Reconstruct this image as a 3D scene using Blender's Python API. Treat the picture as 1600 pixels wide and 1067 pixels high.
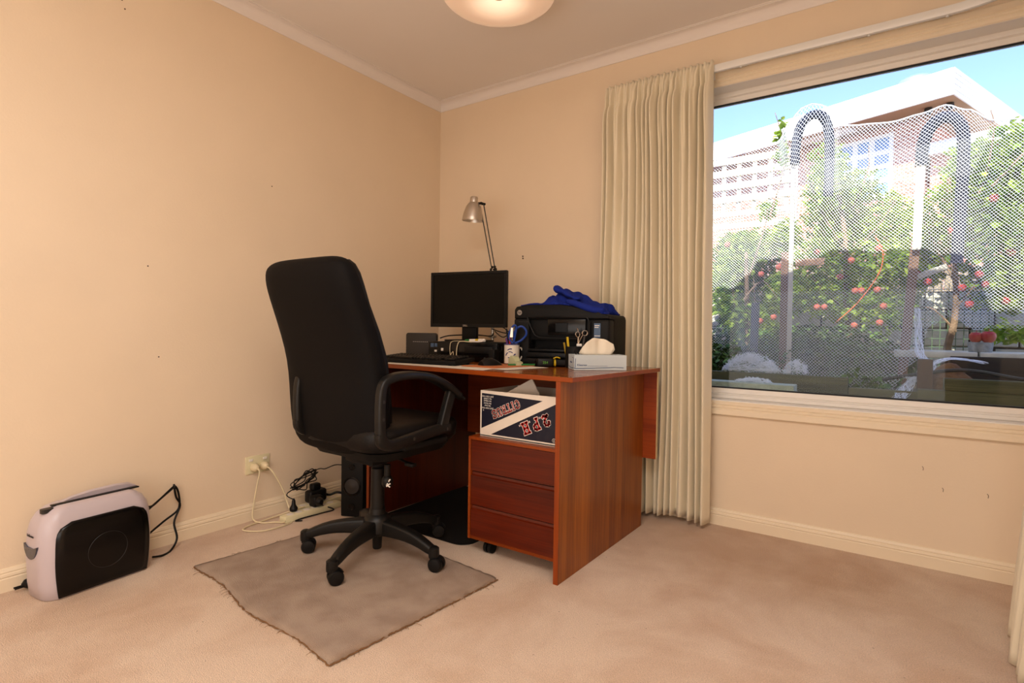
import bpy, bmesh, math, random
from mathutils import Vector, Matrix
from math import sin, cos, pi, radians as rad
random.seed(7)
SC = bpy.context.scene
COL = SC.collection
for o in list(bpy.data.objects):
    bpy.data.objects.remove(o)

# ------------------------------------------------------------------ camera
cam = bpy.data.cameras.new('camera'); camo = bpy.data.objects.new('camera', cam); COL.objects.link(camo)
YAW, PIT, ROL, FPX = -0.6047, -0.0221, 0.0141, 859.79
f = Vector((sin(YAW)*cos(PIT), cos(YAW)*cos(PIT), sin(PIT)))
r = Vector((cos(YAW), -sin(YAW), 0)); u = r.cross(f)
r2 = r*cos(ROL)+u*sin(ROL); u2 = -r*sin(ROL)+u*cos(ROL)
camo.matrix_world = Matrix(((r2.x, u2.x, -f.x, 2.4898), (r2.y, u2.y, -f.y, -2.7385), (r2.z, u2.z, -f.z, 0.9243), (0, 0, 0, 1)))
cam.sensor_width = 36; cam.lens = FPX*36/1600; cam.clip_start = .02; cam.clip_end = 200
SC.camera = camo

# ------------------------------------------------------------------ exposure, sky, sun, big lights
vs = SC.view_settings
vs.view_transform = 'Standard'; vs.look = 'None'; vs.gamma = 1; vs.exposure = 0.0; vs.use_curve_mapping = False
wd = bpy.data.worlds.new('sky'); SC.world = wd; wd.use_nodes = True
nt = wd.node_tree; bg = nt.nodes['Background']
sky = nt.nodes.new('ShaderNodeTexSky'); sky.sky_type = 'NISHITA'; sky.sun_disc = False
sky.sun_elevation = rad(46); sky.sun_rotation = rad(186); sky.air_density = 1.0; sky.dust_density = .25; sky.ozone_density = 3
tint = nt.nodes.new('ShaderNodeMix'); tint.data_type = 'RGBA'; tint.blend_type = 'MULTIPLY'; tint.inputs[0].default_value = 1; tint.inputs[7].default_value = (1.02, .94, 1.22, 1)
nt.links.new(sky.outputs[0], tint.inputs[6]); nt.links.new(tint.outputs[2], bg.inputs[0]); bg.inputs[1].default_value = 0.43
sd = bpy.data.lights.new('sun', 'SUN'); sd.energy = 12.0; sd.angle = rad(.55); sd.color = (1, .95, .86)
so = bpy.data.objects.new('sun', sd); COL.objects.link(so)
so.rotation_euler = Vector((.1, 1, -1.0)).to_track_quat('-Z', 'Y').to_euler()
# flash bounced off the ceiling behind the camera
ad = bpy.data.lights.new('bounced_flash', 'AREA'); ad.shape = 'RECTANGLE'; ad.size = 1.6; ad.size_y = 1.2; ad.energy = 41; ad.color = (1, .985, .965)
ao = bpy.data.objects.new('bounced_flash', ad); COL.objects.link(ao)
ao.location = (2.25, -2.95, 2.385)

# added fill light at the rear wall, brightens ceiling and back of the room
rd = bpy.data.lights.new('rear_wall_fill', 'AREA'); rd.shape = 'RECTANGLE'; rd.size = 2.4; rd.size_y = 1.7; rd.energy = 30; rd.color = (1, .98, .955)
ro_ = bpy.data.objects.new('rear_wall_fill', rd); COL.objects.link(ro_)
ro_.location = (1.7, -3.68, 1.1); ro_.rotation_euler = Vector((0, 1, .25)).to_track_quat('-Z', 'Y').to_euler()

# ------------------------------------------------------------------ helpers
def lin(c):
    if isinstance(c, str):
        c = tuple(int(c[i:i+2], 16) for i in (0, 2, 4))
    c = [v/255 for v in c]
    return tuple(v/12.92 if v <= .04045 else ((v+.055)/1.055)**2.4 for v in c)+(1,)

def mat(name, col, rough=.5, spec=.5, metal=0, noise=0, nscale=20, bump=0, bscale=200, col2=None, stretch=None, sheen=0, trans=0, ior=1.45, alpha=1, emit=None, estr=0, coat=0):
    m = bpy.data.materials.new(name); m.use_nodes = True
    n = m.node_tree.nodes; L = m.node_tree.links; p = n['Principled BSDF']
    c = lin(col)
    p.inputs['Base Color'].default_value = c; p.inputs['Roughness'].default_value = rough
    p.inputs['Specular IOR Level'].default_value = spec; p.inputs['Metallic'].default_value = metal
    p.inputs['IOR'].default_value = ior; p.inputs['Transmission Weight'].default_value = trans
    p.inputs['Sheen Weight'].default_value = sheen; p.inputs['Coat Weight'].default_value = coat
    if emit:
        p.inputs['Emission Color'].default_value = lin(emit); p.inputs['Emission Strength'].default_value = estr
    tc = n.new('ShaderNodeTexCoord')
    src = tc.outputs['Object']
    if stretch:
        mp = n.new('ShaderNodeMapping'); mp.inputs['Scale'].default_value = stretch
        L.new(src, mp.inputs[0]); src = mp.outputs[0]
    if noise or col2:
        t = n.new('ShaderNodeTexNoise'); t.inputs['Scale'].default_value = nscale; t.inputs['Detail'].default_value = 6
        L.new(src, t.inputs['Vector'])
        rp = n.new('ShaderNodeValToRGB')
        if col2:
            rp.color_ramp.elements[0].color = c; rp.color_ramp.elements[1].color = lin(col2)
            rp.color_ramp.elements[0].position = .38; rp.color_ramp.elements[1].position = .62
        else:
            rp.color_ramp.elements[0].color = tuple(v*(1-noise) for v in c[:3])+(1,)
            rp.color_ramp.elements[1].color = tuple(min(1, v*(1+noise)) for v in c[:3])+(1,)
            rp.color_ramp.elements[0].position = .3; rp.color_ramp.elements[1].position = .7
        L.new(t.outputs['Fac'], rp.inputs[0]); L.new(rp.outputs[0], p.inputs['Base Color'])
    if bump:
        t = n.new('ShaderNodeTexNoise'); t.inputs['Scale'].default_value = bscale; t.inputs['Detail'].default_value = 3
        L.new(src, t.inputs['Vector'])
        b = n.new('ShaderNodeBump'); b.inputs['Strength'].default_value = bump; b.inputs['Distance'].default_value = .01
        L.new(t.outputs['Fac'], b.inputs['Height']); L.new(b.outputs[0], p.inputs['Normal'])
    return m

def wood(name, dark, light, axis=2, rough=.32, bands=9, coat=.0):
    m = bpy.data.materials.new(name); m.use_nodes = True
    n = m.node_tree.nodes; L = m.node_tree.links; p = n['Principled BSDF']
    p.inputs['Roughness'].default_value = rough; p.inputs['Coat Weight'].default_value = coat
    p.inputs['Specular IOR Level'].default_value = .4
    tc = n.new('ShaderNodeTexCoord'); mp = n.new('ShaderNodeMapping'); L.new(tc.outputs['Object'], mp.inputs[0])
    s = [1, 1, 1]; s[axis] = .03
    mp.inputs['Scale'].default_value = s
    a = n.new('ShaderNodeTexNoise'); a.inputs['Scale'].default_value = bands; a.inputs['Detail'].default_value = 2; L.new(mp.outputs[0], a.inputs['Vector'])
    b = n.new('ShaderNodeTexNoise'); b.inputs['Scale'].default_value = 140; b.inputs['Detail'].default_value = 5; L.new(mp.outputs[0], b.inputs['Vector'])
    mx = n.new('ShaderNodeMix'); mx.data_type = 'FLOAT'; mx.inputs[0].default_value = .42
    L.new(a.outputs['Fac'], mx.inputs[2]); L.new(b.outputs['Fac'], mx.inputs[3])
    rp = n.new('ShaderNodeValToRGB'); rp.color_ramp.elements[0].position = .38; rp.color_ramp.elements[1].position = .62
    rp.color_ramp.elements[0].color = lin(dark); rp.color_ramp.elements[1].color = lin(light)
    L.new(mx.outputs[0], rp.inputs[0]); L.new(rp.outputs[0], p.inputs['Base Color'])
    return m

def finish(name, bm, m, parent=None, origin=None, smooth=True, angle=35):
    """world-space bmesh -> one object whose origin sits at its thing's base"""
    me = bpy.data.meshes.new(name)
    base = Vector(origin) if origin is not None else (wloc(parent) if parent else None)
    if base is None:
        base = Vector((0, 0, 0))
        if bm.verts:
            xs = [v.co for v in bm.verts]
            base = Vector(((min(c.x for c in xs)+max(c.x for c in xs))/2, (min(c.y for c in xs)+max(c.y for c in xs))/2, min(c.z for c in xs)))
    bmesh.ops.translate(bm, verts=bm.verts, vec=-base)
    bmesh.ops.recalc_face_normals(bm, faces=bm.faces) if not getattr(bm, 'norecalc', False) else None
    if smooth:
        for fc in bm.faces: fc.smooth = True
        for e in bm.edges:
            if len(e.link_faces) == 2 and e.calc_face_angle(0) > rad(angle): e.smooth = False
    bm.to_mesh(me); bm.free()
    for mm in (m if isinstance(m, (list, tuple)) else [m]): me.materials.append(mm)
    o = bpy.data.objects.new(name, me); COL.objects.link(o)
    if parent:
        o.parent = parent; o.location = base-wloc(parent)
    else:
        o.location = base
    return o

def wloc(o):
    v = Vector(o.location)
    while o.parent: o = o.parent; v += Vector(o.location)
    return v

def islands(name, bm, m, parent=None, **k):
    """each separate piece of the bmesh becomes an object of its own"""
    seen = set(); groups = []
    for v in bm.verts:
        if v in seen: continue
        st_ = [v]; g = []; seen.add(v)
        while st_:
            a = st_.pop(); g.append(a)
            for e in a.link_edges:
                w = e.other_vert(a)
                if w not in seen: seen.add(w); st_.append(w)
        groups.append(g)
    out = []
    for g in groups:
        b2 = bmesh.new(); mp_ = {v: b2.verts.new(v.co) for v in g}; fs = set(f_ for v in g for f_ in v.link_faces)
        for f_ in sorted(fs, key=lambda q: q.index): b2.faces.new([mp_[v] for v in f_.verts])
        out.append(finish(name, b2, m, parent, **k))
    bm.free(); return out

def tag(o, label=None, cat=None, group=None, kind=None):
    if label: o['label'] = label
    if cat: o['category'] = cat
    if group: o['group'] = group
    if kind: o['kind'] = kind
    return o

def thing(name, loc, label, cat, group=None):
    o = bpy.data.objects.new(name, None); COL.objects.link(o); o.location = loc; o.empty_display_size = .05
    return tag(o, label, cat, group)

def new(): return bmesh.new()

def add(bm, src_bm, M=None):
    if M is not None: bmesh.ops.transform(src_bm, matrix=M, verts=src_bm.verts)
    me = bpy.data.meshes.new('t'); src_bm.to_mesh(me); bm.from_mesh(me); bpy.data.meshes.remove(me); src_bm.free()
    return bm

def box(bm, x0, x1, y0, y1, z0, z1, bev=0, seg=2, M=None):
    b = bmesh.new(); bmesh.ops.create_cube(b, size=1)
    bmesh.ops.scale(b, vec=(x1-x0, y1-y0, z1-z0), verts=b.verts)
    bmesh.ops.translate(b, vec=((x0+x1)/2, (y0+y1)/2, (z0+z1)/2), verts=b.verts)
    if bev: bmesh.ops.bevel(b, geom=b.edges[:], offset=bev, segments=seg, affect='EDGES', profile=.5)
    return add(bm, b, M)

def prism(bm, pts, z0, z1, M=None, bev=0, seg=2):
    """2-D outline in xy extruded from z0 to z1"""
    b = bmesh.new()
    lo = [b.verts.new((p[0], p[1], z0)) for p in pts]; hi = [b.verts.new((p[0], p[1], z1)) for p in pts]
    n = len(pts)
    b.faces.new(lo[::-1]); b.faces.new(hi)
    for i in range(n): b.faces.new((lo[i], lo[(i+1) % n], hi[(i+1) % n], hi[i]))
    if bev:
        es = [e for e in b.edges if abs(e.verts[0].co.z-e.verts[1].co.z) < 1e-6]
        bmesh.ops.bevel(b, geom=es, offset=bev, segments=seg, affect='EDGES', profile=.5)
    return add(bm, b, M)

def lathe(bm, prof, c=(0, 0, 0), n=24, M=None, cap=True):
    b = bmesh.new(); rings = []
    for (rr, z) in prof:
        if rr < 1e-6: rings.append([b.verts.new((0, 0, z))])
        else: rings.append([b.verts.new((rr*cos(2*pi*i/n), rr*sin(2*pi*i/n), z)) for i in range(n)])
    for a, d in zip(rings[:-1], rings[1:]):
        for i in range(n):
            j = (i+1) % n
            if len(a) == 1 and len(d) == 1: continue
            if len(a) == 1: b.faces.new((a[0], d[i], d[j]))
            elif len(d) == 1: b.faces.new((a[i], a[j], d[0]))
            else: b.faces.new((a[i], a[j], d[j], d[i]))
    if cap:
        if len(rings[0]) > 1: b.faces.new(rings[0][::-1])
        if len(rings[-1]) > 1: b.faces.new(rings[-1])
    T = Matrix.Translation(Vector(c))
    return add(bm, b, (M @ T) if M is not None else T)

def cyl(bm, p0, p1, r0, r1=None, n=16):
    r1 = r0 if r1 is None else r1
    p0 = Vector(p0); p1 = Vector(p1); d = p1-p0
    M = Matrix.Translation(p0) @ d.to_track_quat('Z', 'Y').to_matrix().to_4x4()
    return lathe(bm, [(r0, 0), (r1, d.length)], n=n, M=M)

def spline(pts, k=6, closed=False):
    P = [Vector(p) for p in pts]; out = []; n = len(P)
    rng = range(n if closed else n-1)
    for i in rng:
        a = P[(i-1) % n] if closed or i > 0 else P[0]; b = P[i]; c = P[(i+1) % n]; d = P[(i+2) % n] if closed or i+2 < n else P[-1]
        for j in range(k):
            t = j/k
            out.append(.5*((2*b)+(c-a)*t+(2*a-5*b+4*c-d)*t*t+(3*b-a-3*c+d)*t**3))
    if not closed: out.append(P[-1])
    return out

def tube(bm, pts, rad_, n=8, k=6, closed=False, raw=False):
    P = [Vector(p) for p in pts] if raw else spline(pts, k, closed)
    b = bmesh.new(); rings = []; m = len(P)
    up = Vector((0, 0, 1)); prev = None
    for i, p in enumerate(P):
        t = (P[(i+1) % m]-P[i-1]) if closed else (P[min(i+1, m-1)]-P[max(i-1, 0)])
        if t.length < 1e-9: t = Vector((0, 0, 1))
        t.normalize()
        if prev is None:
            s = t.cross(up)
            if s.length < .05: s = t.cross(Vector((1, 0, 0)))
        else: s = prev-t*prev.dot(t)
        s.normalize(); prev = s; w = t.cross(s)
        rr = rad_(i/(m-1)) if callable(rad_) else rad_
        rings.append([b.verts.new(p+s*rr*cos(2*pi*j/n)+w*rr*sin(2*pi*j/n)) for j in range(n)])
    rr_ = range(m if closed else m-1)
    for i in rr_:
        a = rings[i]; d = rings[(i+1) % m]
        for j in range(n): b.faces.new((a[j], a[(j+1) % n], d[(j+1) % n], d[j]))
    if not closed: b.faces.new(rings[0][::-1]); b.faces.new(rings[-1])
    return add(bm, b)

def rrect(w, h, r_, n=5, cx=0, cy=0):
    """rounded rectangle outline, counter-clockwise; r_ may be a 4-tuple (br, tr, tl, bl)"""
    rs = r_ if isinstance(r_, (tuple, list)) else (r_,)*4
    out = []
    for (sx, sy, a0), rr in zip(((1, -1, -90), (1, 1, 0), (-1, 1, 90), (-1, -1, 180)), rs):
        ox, oy = cx+sx*(w/2-rr), cy+sy*(h/2-rr)
        for i in range(n+1):
            a = rad(a0+90*i/n); out.append((ox+rr*cos(a), oy+rr*sin(a)))
    return out

def loft(bm, rings, cap=True, M=None):
    b = bmesh.new(); R_ = [[b.verts.new(p) for p in rg] for rg in rings]; n = len(R_[0])
    for a, d in zip(R_[:-1], R_[1:]):
        for j in range(n): b.faces.new((a[j], a[(j+1) % n], d[(j+1) % n], d[j]))
    if cap: b.faces.new(R_[0][::-1]); b.faces.new(R_[-1])
    return add(bm, b, M)

def sweep(bm, prof, path, closed=False):
    """profile (a, b): a along the horizontal normal into the room, b up; path = list of (point, normal) with mitred corners"""
    rings = [[Vector(p)+Vector(nn)*a+Vector(uu)*b_ for a, b_ in prof] for p, nn, uu in path]
    if closed: rings.append(rings[0])
    b = bmesh.new(); R_ = [[b.verts.new(p) for p in rg] for rg in rings]; n = len(prof)
    for a, d in zip(R_[:-1], R_[1:]):
        for j in range(n): b.faces.new((a[j], a[(j+1) % n], d[(j+1) % n], d[j]))
    if not closed: b.faces.new(R_[0][::-1]); b.faces.new(R_[-1])
    bmesh.ops.remove_doubles(b, verts=b.verts, dist=1e-6)
    return add(bm, b)

def RZ(a, c=(0, 0, 0)):
    c = Vector(c); return Matrix.Translation(c) @ Matrix.Rotation(rad(a), 4, 'Z')

def raw_mesh(name, verts, faces, m, parent=None, origin=(0, 0, 0), smooth=False):
    me = bpy.data.meshes.new(name); ox, oy, oz = origin
    me.from_pydata([(v[0]-ox, v[1]-oy, v[2]-oz) for v in verts], [], faces)
    for mm in (m if isinstance(m, (list, tuple)) else [m]): me.materials.append(mm)
    if smooth: me.polygons.foreach_set('use_smooth', [True]*len(me.polygons))
    o = bpy.data.objects.new(name, me); COL.objects.link(o)
    if parent: o.parent = parent; o.location = Vector(origin)-wloc(parent)
    else: o.location = origin
    return o

def text_bm(s, size, M, extr=.0004, align='CENTER'):
    cu = bpy.data.curves.new('t', 'FONT'); cu.body = s; cu.size = size; cu.extrude = extr; cu.align_x = align; cu.align_y = 'CENTER'; cu.resolution_u = 3
    o = bpy.data.objects.new('t', cu); COL.objects.link(o); bpy.context.view_layer.update()
    me = bpy.data.meshes.new_from_object(o.evaluated_get(bpy.context.evaluated_depsgraph_get()))
    bpy.data.objects.remove(o); bpy.data.curves.remove(cu)
    b = bmesh.new(); b.from_mesh(me); bpy.data.meshes.remove(me)
    bmesh.ops.transform(b, matrix=M, verts=b.verts)
    return b

def face_M(o, xdir, ydir, roll=0):
    """matrix putting local xy on a face with given right and up vectors"""
    x = Vector(xdir).normalized(); y = Vector(ydir).normalized(); z = x.cross(y)
    M = Matrix(((x.x, y.x, z.x, o[0]), (x.y, y.y, z.y, o[1]), (x.z, y.z, z.z, o[2]), (0, 0, 0, 1)))
    return M @ Matrix.Rotation(rad(roll), 4, 'Z')

# ------------------------------------------------------------------ materials
M_wall = mat('cream_wall_paint', (234, 212, 184), .75, .25, noise=.02, nscale=3, bump=.05, bscale=120)
M_ceil = mat('ceiling_paint', (240, 231, 224), .8, .2, noise=.012, nscale=2)
M_corn = mat('cornice_paint', (238, 228, 221), .6, .3)
M_trim = mat('cream_gloss_trim', (238, 219, 190), .38, .4)
M_white = mat('white_window_enamel', (236, 228, 218), .3, .5)
M_rail = mat('white_rail_enamel', (232, 228, 222), .22, .6)
M_gasket = mat('black_gasket', (18, 18, 22), .5)
M_carpet = None
M_rug = mat('taupe_rug_pile', (164, 134, 110), .95, .1, sheen=.2, col2=(184, 156, 132), nscale=9, bump=.8, bscale=420)
M_jute = mat('rug_backing', (120, 84, 50), .9)
M_curt = mat('cream_curtain_cloth', (234, 220, 192), .85, .15, sheen=.25, bump=.12, bscale=500)
M_wv = wood('teak_veneer_vertical', (114, 54, 9), (162, 90, 22), 2, bands=14)
M_wtop = wood('teak_veneer_top', (122, 58, 14), (156, 84, 26), 0, bands=12, rough=.25, coat=.3)
M_wedge = wood('teak_edging', (126, 50, 9), (150, 66, 14), 2, bands=6)
M_wedgeh = wood('teak_edging_horizontal', (126, 50, 9), (150, 66, 14), 0, bands=6)
M_wdr = wood('red_teak_drawer', (68, 16, 4), (98, 30, 8), 0, bands=14, rough=.28)
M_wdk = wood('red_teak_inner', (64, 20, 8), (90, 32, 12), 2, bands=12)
M_core = mat('pale_board_core', (222, 196, 150), .8)
M_blk = mat('black_plastic', (14, 12, 11), .45, .3)
M_blkm = mat('matt_black_plastic', (15, 13, 12), .6, .25, bump=.1, bscale=600)
M_blkg = mat('gloss_black_plastic', (8, 6, 6), .22, .35)
M_leather = mat('black_vinyl', (16, 13, 12), .45, .25, bump=.12, bscale=260)
M_fabric_b = mat('black_back_fabric', (13, 10, 9), .7, .15, bump=.1, bscale=500)
M_chair = mat('chair_plastic', (19, 17, 15), .42, .35)
M_screen = mat('dark_screen', (5, 4, 3), .3, .2)
M_grey = mat('dark_grey_plastic', (40, 36, 34), .45)
M_paper = mat('white_paper', (226, 214, 198), .8)
M_tissue = mat('tissue_paper', (236, 222, 200), .95, .1)
M_navy = mat('navy_print', (16, 16, 34), .45)
M_cardw = mat('white_card', (226, 210, 192), .65)
M_red = mat('red_print', (170, 22, 20), .5)
M_whitep = mat('white_print', (236, 226, 214), .6)
M_silver = mat('brushed_aluminium', (200, 190, 178), .32, .5, metal=.85)
M_chrome = mat('chrome', (210, 205, 200), .12, .5, metal=1)
M_lilac = mat('silver_lilac_plastic', (196, 182, 186), .3, .5)
M_ivory = mat('ivory_socket_plastic', (228, 216, 176), .4)
M_wcable = mat('white_cable', (224, 206, 168), .5)
M_blue = mat('blue_shirt_cloth', (28, 44, 128), .85, .15, bump=.3, bscale=350)
M_bluep = mat('blue_plastic', (24, 60, 140), .35)
M_yel = mat('yellow_plastic', (206, 170, 20), .4)
M_green = mat('green_plastic', (30, 110, 50), .4)
M_greenp = mat('green_print', (90, 160, 40), .4)
M_orange = mat('orange_paper', (196, 112, 62), .6)
M_mug = mat('white_glazed_mug', (232, 222, 206), .18, .6)
M_mugb = mat('blue_mug_print', (30, 40, 110), .3)
M_tbox = mat('pale_blue_card', (196, 204, 206), .55)
M_tboxb = mat('blue_line_print', (40, 70, 120), .5)
M_mark = mat('scuff', (70, 48, 30), .8)
M_sticker = mat('blue_grey_sticker', (70, 92, 120), .4)
M_amber = mat('purple_pen_plastic', (90, 40, 120), .4)
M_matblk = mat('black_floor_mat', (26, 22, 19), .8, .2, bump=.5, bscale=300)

# carpet: blush beige cut pile with soft shading, worn brownish patches and lint
def carpet_mat():
    m = bpy.data.materials.new('blush_beige_carpet'); m.use_nodes = True
    n = m.node_tree.nodes; L = m.node_tree.links; p = n['Principled BSDF']
    p.inputs['Roughness'].default_value = .95; p.inputs['Specular IOR Level'].default_value = .1; p.inputs['Sheen Weight'].default_value = .25
    tc = n.new('ShaderNodeTexCoord')
    a = n.new('ShaderNodeTexNoise'); a.inputs['Scale'].default_value = 3.2; a.inputs['Detail'].default_value = 7; a.inputs['Roughness'].default_value = .6; a.inputs['Distortion'].default_value = .4
    L.new(tc.outputs['Object'], a.inputs['Vector'])
    rp = n.new('ShaderNodeValToRGB'); rp.color_ramp.elements[0].position = .32; rp.color_ramp.elements[1].position = .6
    rp.color_ramp.elements[0].color = lin((210, 172, 140)); rp.color_ramp.elements[1].color = lin((230, 200, 172))
    L.new(a.outputs['Fac'], rp.inputs[0])
    # worn patch by the window
    geo = n.new('ShaderNodeMapping'); geo.vector_type = 'POINT'; geo.inputs['Location'].default_value = (-1.95, .42, 0); geo.inputs['Scale'].default_value = (1.3, 2.3, 1)
    geo.inputs['Location'].default_value = (-1.95*1.3, .30*2.3, 0)
    L.new(tc.outputs['Object'], geo.inputs[0])
    ln = n.new('ShaderNodeVectorMath'); ln.operation = 'LENGTH'; L.new(geo.outputs[0], ln.inputs[0])
    c = n.new('ShaderNodeTexNoise'); c.inputs['Scale'].default_value = 9; c.inputs['Detail'].default_value = 5; L.new(tc.outputs['Object'], c.inputs['Vector'])
    ma = n.new('ShaderNodeMath'); ma.operation = 'MULTIPLY_ADD'; ma.inputs[1].default_value = 1.3; L.new(c.outputs['Fac'], ma.inputs[0]); L.new(ln.outputs['Value'], ma.inputs[2])
    mr = n.new('ShaderNodeMapRange'); mr.inputs['From Min'].default_value = .75; mr.inputs['From Max'].default_value = 1.75; mr.inputs['To Min'].default_value = .55; mr.inputs['To Max'].default_value = 0
    L.new(ma.outputs[0], mr.inputs['Value'])
    mx = n.new('ShaderNodeMix'); mx.data_type = 'RGBA'; mx.inputs[7].default_value = lin((184, 136, 92))
    L.new(mr.outputs[0], mx.inputs[0]); L.new(rp.outputs[0], mx.inputs[6])
    # lint specks
    v = n.new('ShaderNodeTexVoronoi'); v.inputs['Scale'].default_value = 14; L.new(tc.outputs['Object'], v.inputs['Vector'])
    cm = n.new('ShaderNodeMath'); cm.operation = 'LESS_THAN'; cm.inputs[1].default_value = .035; L.new(v.outputs['Distance'], cm.inputs[0])
    mx2 = n.new('ShaderNodeMix'); mx2.data_type = 'RGBA'; mx2.inputs[7].default_value = lin((130, 90, 60))
    sc = n.new('ShaderNodeMath'); sc.operation = 'MULTIPLY'; sc.inputs[1].default_value = .6; L.new(cm.outputs[0], sc.inputs[0])
    L.new(sc.outputs[0], mx2.inputs[0]); L.new(mx.outputs[2], mx2.inputs[6]); 
    g = n.new('ShaderNodeTexNoise'); g.inputs['Scale'].default_value = 260; g.inputs['Detail'].default_value = 2; L.new(tc.outputs['Object'], g.inputs['Vector'])
    gr = n.new('ShaderNodeMapRange'); gr.inputs[1].default_value = .3; gr.inputs[2].default_value = .7; gr.inputs[3].default_value = .82; gr.inputs[4].default_value = 1.1; L.new(g.outputs['Fac'], gr.inputs[0])
    mm = n.new('ShaderNodeMix'); mm.data_type = 'RGBA'; mm.blend_type = 'MULTIPLY'; mm.inputs[0].default_value = 1; L.new(mx2.outputs[2], mm.inputs[6]); L.new(gr.outputs[0], mm.inputs[7]); L.new(mm.outputs[2], p.inputs['Base Color'])
    t = n.new('ShaderNodeTexNoise'); t.inputs['Scale'].default_value = 330; t.inputs['Detail'].default_value = 3; L.new(tc.outputs['Object'], t.inputs['Vector'])
    t2 = n.new('ShaderNodeMath'); t2.operation = 'MULTIPLY_ADD'; t2.inputs[1].default_value = 1.6; L.new(a.outputs['Fac'], t2.inputs[0]); L.new(t.outputs['Fac'], t2.inputs[2])
    b = n.new('ShaderNodeBump'); b.inputs['Strength'].default_value = .75; b.inputs['Distance'].default_value = .008
    L.new(t2.outputs[0], b.inputs['Height']); L.new(b.outputs[0], p.inputs['Normal'])
    return m
M_carpet = carpet_mat()

# ------------------------------------------------------------------ room shell
RX, RY, RH = 3.25, -3.75, 2.4
OX0, OX1, OZ0, OZ1 = 1.50, 3.12, .60, 2.093       # window opening
def struct(name, bm, m, parent=None, **k):
    o = finish(name, bm, m, parent, origin=None if parent else (0, 0, 0), **k)
    if not parent: o['kind'] = 'structure'
    return o
b = new(); box(b, -.1, RX+.1, RY-.1, .2, -.15, 0); floor = struct('floor', b, M_carpet)
tag(floor, 'blush beige cut pile carpet with worn patches')
b = new(); box(b, -.1, RX+.1, RY-.1, .2, RH, RH+.12); struct('ceiling', b, M_ceil)
b = new(); box(b, -.1, 0, RY-.1, .2, 0, RH); wl = struct('wall_left', b, M_wall)
b = new(); box(b, RX, RX+.1, RY-.1, .2, 0, RH); struct('wall_right', b, M_wall)
b = new(); box(b, 0, RX, RY-.1, RY, 0, RH); struct('wall_rear', b, M_wall)
b = new()
box(b, 0, OX0, 0, .2, 0, RH); box(b, OX1, RX, 0, .2, 0, RH); box(b, OX0, OX1, 0, .2, 0, OZ0-.012); box(b, OX0, OX1, 0, .2, OZ1, RH)
wbk = struct('wall_back', b, M_wall)
# nail holes and scuffs
def scuff(px, nrm, pts, r_=.002):
    b = new(); tube(b, pts, r_, n=5); return b
b = new(); cyl(b, (.668, 0.001, 1.360), (.668, -.003, 1.360), .0045, n=8); cyl(b, (.669, 0.001, 1.347), (.669, -.003, 1.347), .0045, n=8)
islands('nail_hole', b, M_mark, wbk)
b = new()
for (x, z) in ((2.60, .40), (2.665, .325), (2.80, .325)): tube(b, [(x, -.0008, z), (x+.004, -.0008, z-.006), (x+.003, -.0008, z-.016)], .0009, n=5, k=2)
islands('scuff_mark', b, M_mark, wbk)
b = new()
for (y, z) in ((-1.83, 2.18), (-1.82, 2.15), (-1.74, 1.16), (-1.2, 1.6), (-1.7, .79)): cyl(b, (-.001, y, z), (.0012, y, z), .0028, n=8)
islands('scuff_mark', b, M_mark, wl)

# cornice: coved, with a thin lower and upper lip
cove = [(0, 0), (0, -.052), (.004, -.052)]
for i in range(9):
    a = rad(90*i/8); cove.append((.006+.042*(1-cos(a)), -.048+.042*sin(a)+.0))
cove += [(.0485, -.003), (.056, -.003), (.056, 0)]
def ring_path(inset=0):
    z = RH
    s = 2**.5
    pts = [((0, 0, z), (1, -1, 0)), ((0, RY, z), (1, 1, 0)), ((RX, RY, z), (-1, 1, 0)), ((RX, 0, z), (-1, -1, 0))]
    return [(p, n_, (0, 0, 1)) for p, n_ in pts]
b = new(); sweep(b, cove, ring_path(), closed=True); tag(struct('trim_1', b, M_corn, angle=25), 'white coved ceiling cornice')
# baseboard
bp = [(0, 0), (.014, 0), (.014, .044), (.0115, .047), (.0115, .049), (.014, .052), (.0125, .060), (.0095, .0625), (.0095, .065), (.0105, .067), (.006, .077), (0, .079)]
def base(name, a, c, n_):
    b = new(); sweep(b, bp, [(a, n_, (0, 0, 1)), (c, n_, (0, 0, 1))]); return struct(name, b, M_trim, angle=20)
base('baseboard_left', (0, RY, 0), (0, -.0, 0), (1, 0, 0))
base('baseboard_back', (0, 0, 0), (RX, 0, 0), (0, -1, 0))
base('baseboard_right', (RX, 0, 0), (RX, RY, 0), (-1, 0, 0))
base('baseboard_rear', (RX, RY, 0), (0, RY, 0), (0, 1, 0))

# window: architrave, reveal, frame, pane
win = bpy.data.objects.new('window_1', None); COL.objects.link(win); win.location = ((OX0+OX1)/2, 0, OZ0); win['kind'] = 'structure'
win['label'] = 'large fixed pane window in a white frame'
ap = [(0, 0), (.008, 0), (.012, .004), (.012, .016), (.009, .019), (.009, .021), (.014, .025), (.014, .030), (.0115, .033), (.0115, .035), (.017, .040), (.017, .062), (.013, .066), (0, .066)]
def frame_path(x0, x1, z0, z1, y):
    return [((x0, y, z0), (0, -1, 0), (-1, 0, -1)), ((x1, y, z0), (0, -1, 0), (1, 0, -1)), ((x1, y, z1), (0, -1, 0), (1, 0, 1)), ((x0, y, z1), (0, -1, 0), (-1, 0, 1))]
b = new(); sweep(b, ap, frame_path(OX0, OX1, OZ0-.004, OZ1, 0), closed=True); tag(finish('architrave', b, M_trim, win, angle=20), 'cream moulded window surround')
b = new()   # reveal lining
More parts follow.
